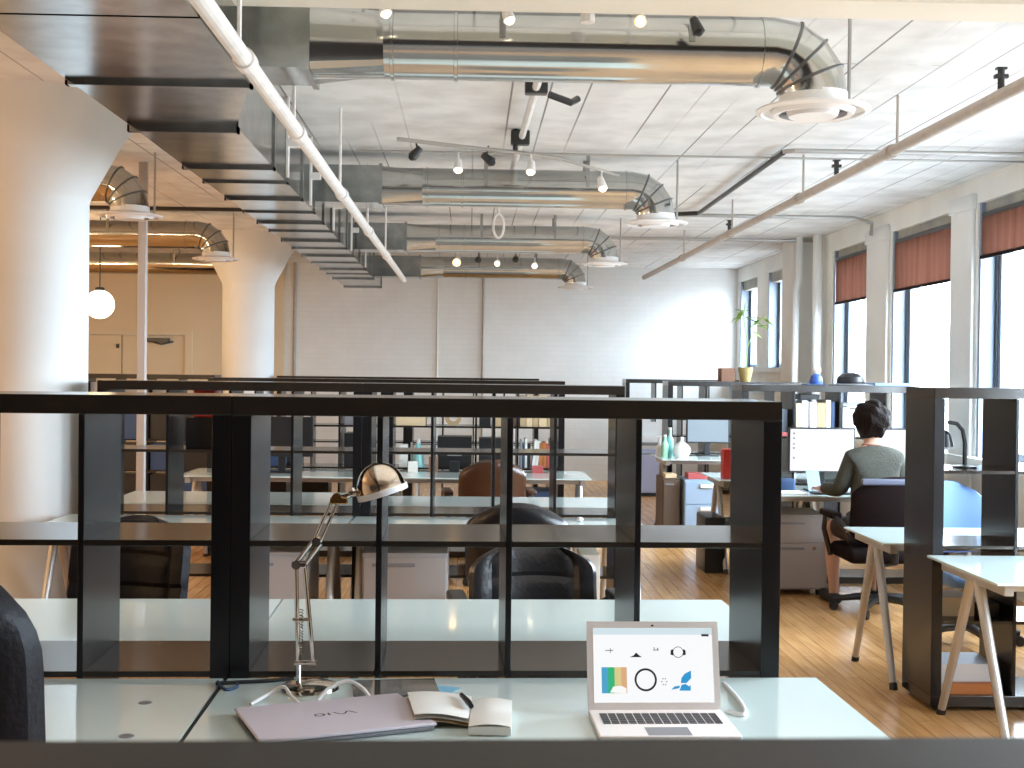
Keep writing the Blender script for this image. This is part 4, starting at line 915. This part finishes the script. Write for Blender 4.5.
# a few computer mice / white bits on second-row desk
for k, x_ in enumerate((.47, .62)): tag(obj('computer_mouse', MB().sphere((x_, 7.05, Z+.012), .03, 12, 8, (.7, 1.1, .42)), M['white']), ('white mouse on the second-row desk, left one', 'white mouse on the second-row desk, right one')[k], 'mouse')
monitor(-1.75, 10.2, Z, .5, .32, M['plasticb'], 'dark switched-off monitor on the left third-row desk')

# ------------------------------------------------------------------ light
w = bpy.data.worlds.new('World'); SC.world = w; w.use_nodes = True; nt = w.node_tree
bg = nt.nodes['Background']; bg.inputs['Strength'].default_value = 27.0
tc = nt.nodes.new('ShaderNodeTexCoord'); sx = nt.nodes.new('ShaderNodeSeparateXYZ'); nt.links.new(tc.outputs['Generated'], sx.inputs[0])
rp = nt.nodes.new('ShaderNodeValToRGB'); mr = nt.nodes.new('ShaderNodeMapRange'); mr.inputs[1].default_value = -1; mr.inputs[2].default_value = 1
nt.links.new(sx.outputs['Z'], mr.inputs[0]); nt.links.new(mr.outputs[0], rp.inputs['Fac']); nt.links.new(rp.outputs['Color'], bg.inputs['Color'])
rp.color_ramp.elements[0].position = .44; rp.color_ramp.elements[0].color = (.20, .205, .21, 1)      # street below the horizon
rp.color_ramp.elements[1].position = .53; rp.color_ramp.elements[1].color = (.79, .91, 1, 1)        # bright overcast sky
def area(name, loc, rot, sx, sy, e, col, portal=False, spread=PI):
    l = bpy.data.lights.new(name, 'AREA'); l.shape = 'RECTANGLE'; l.size = sx; l.size_y = sy; l.energy = e; l.color = col; l.spread = spread
    if portal: l.cycles.is_portal = True
    o = bpy.data.objects.new(name, l); C.objects.link(o); o.location = loc; o.rotation_euler = rot; return o
for i, (a, b, s) in enumerate(wins):
    area('window_portal', (XW+.27, (a+b)/2, (s+TOP)/2), (0, PI/2, 0), TOP-s, b-a, 1, (1, 1, 1), True)
for x, y in ((-5.3, 8.0), (-5.3, 13.0), (-5.0, 4.0)):
    l = bpy.data.lights.new('warm_pendant_light', 'POINT'); l.energy = 75; l.color = (1, .68, .38); l.shadow_soft_size = .15
    o = bpy.data.objects.new('warm_pendant_light', l); C.objects.link(o); o.location = (x, y, 2.1)
area('ceiling_fill_up', (.3, 8.5, 1.9), (PI, 0, 0), 4.5, 14, 45, (1, .97, .92))  # added fill with no visible fixture, aimed up to brighten the ceiling
area('near_fill_down', (.3, 3.0, 3.05), (0, 0, 0), 3.5, 4, 15, (1, .95, .88))  # added unseen fill over the near area, not a modelled fixture

# ------------------------------------------------------------------ camera
cam = bpy.data.cameras.new('camera'); cam.sensor_width = 36; cam.lens = 1268.96/1024*36; cam.clip_start = .02; cam.clip_end = 200
co = bpy.data.objects.new('camera', cam); C.objects.link(co); SC.camera = co
yaw, pit, rol = .0331, .00942, .0117
fw = Vector((math.sin(yaw)*math.cos(pit), math.cos(yaw)*math.cos(pit), -math.sin(pit))); r = Vector((math.cos(yaw), -math.sin(yaw), 0)); u = r.cross(fw)
r2 = r*math.cos(rol)+u*math.sin(rol); u2 = u*math.cos(rol)-r*math.sin(rol)
Mx = Matrix((r2, u2, -fw)).transposed().to_4x4(); Mx.translation = Vector((0, 0, 1.5632)); co.matrix_world = Mx
cam.dof.use_dof = True; cam.dof.focus_distance = 4.0; cam.dof.aperture_fstop = 36
SC.view_settings.view_transform = 'Standard'; SC.view_settings.look = 'None'; SC.view_settings.exposure = .5
SC.cycles.use_denoising = True; SC.cycles.max_bounces = 10; SC.cycles.diffuse_bounces = 6; SC.cycles.glossy_bounces = 5; SC.cycles.transparent_max_bounces = 12
SC.cycles.sample_clamp_indirect = 6
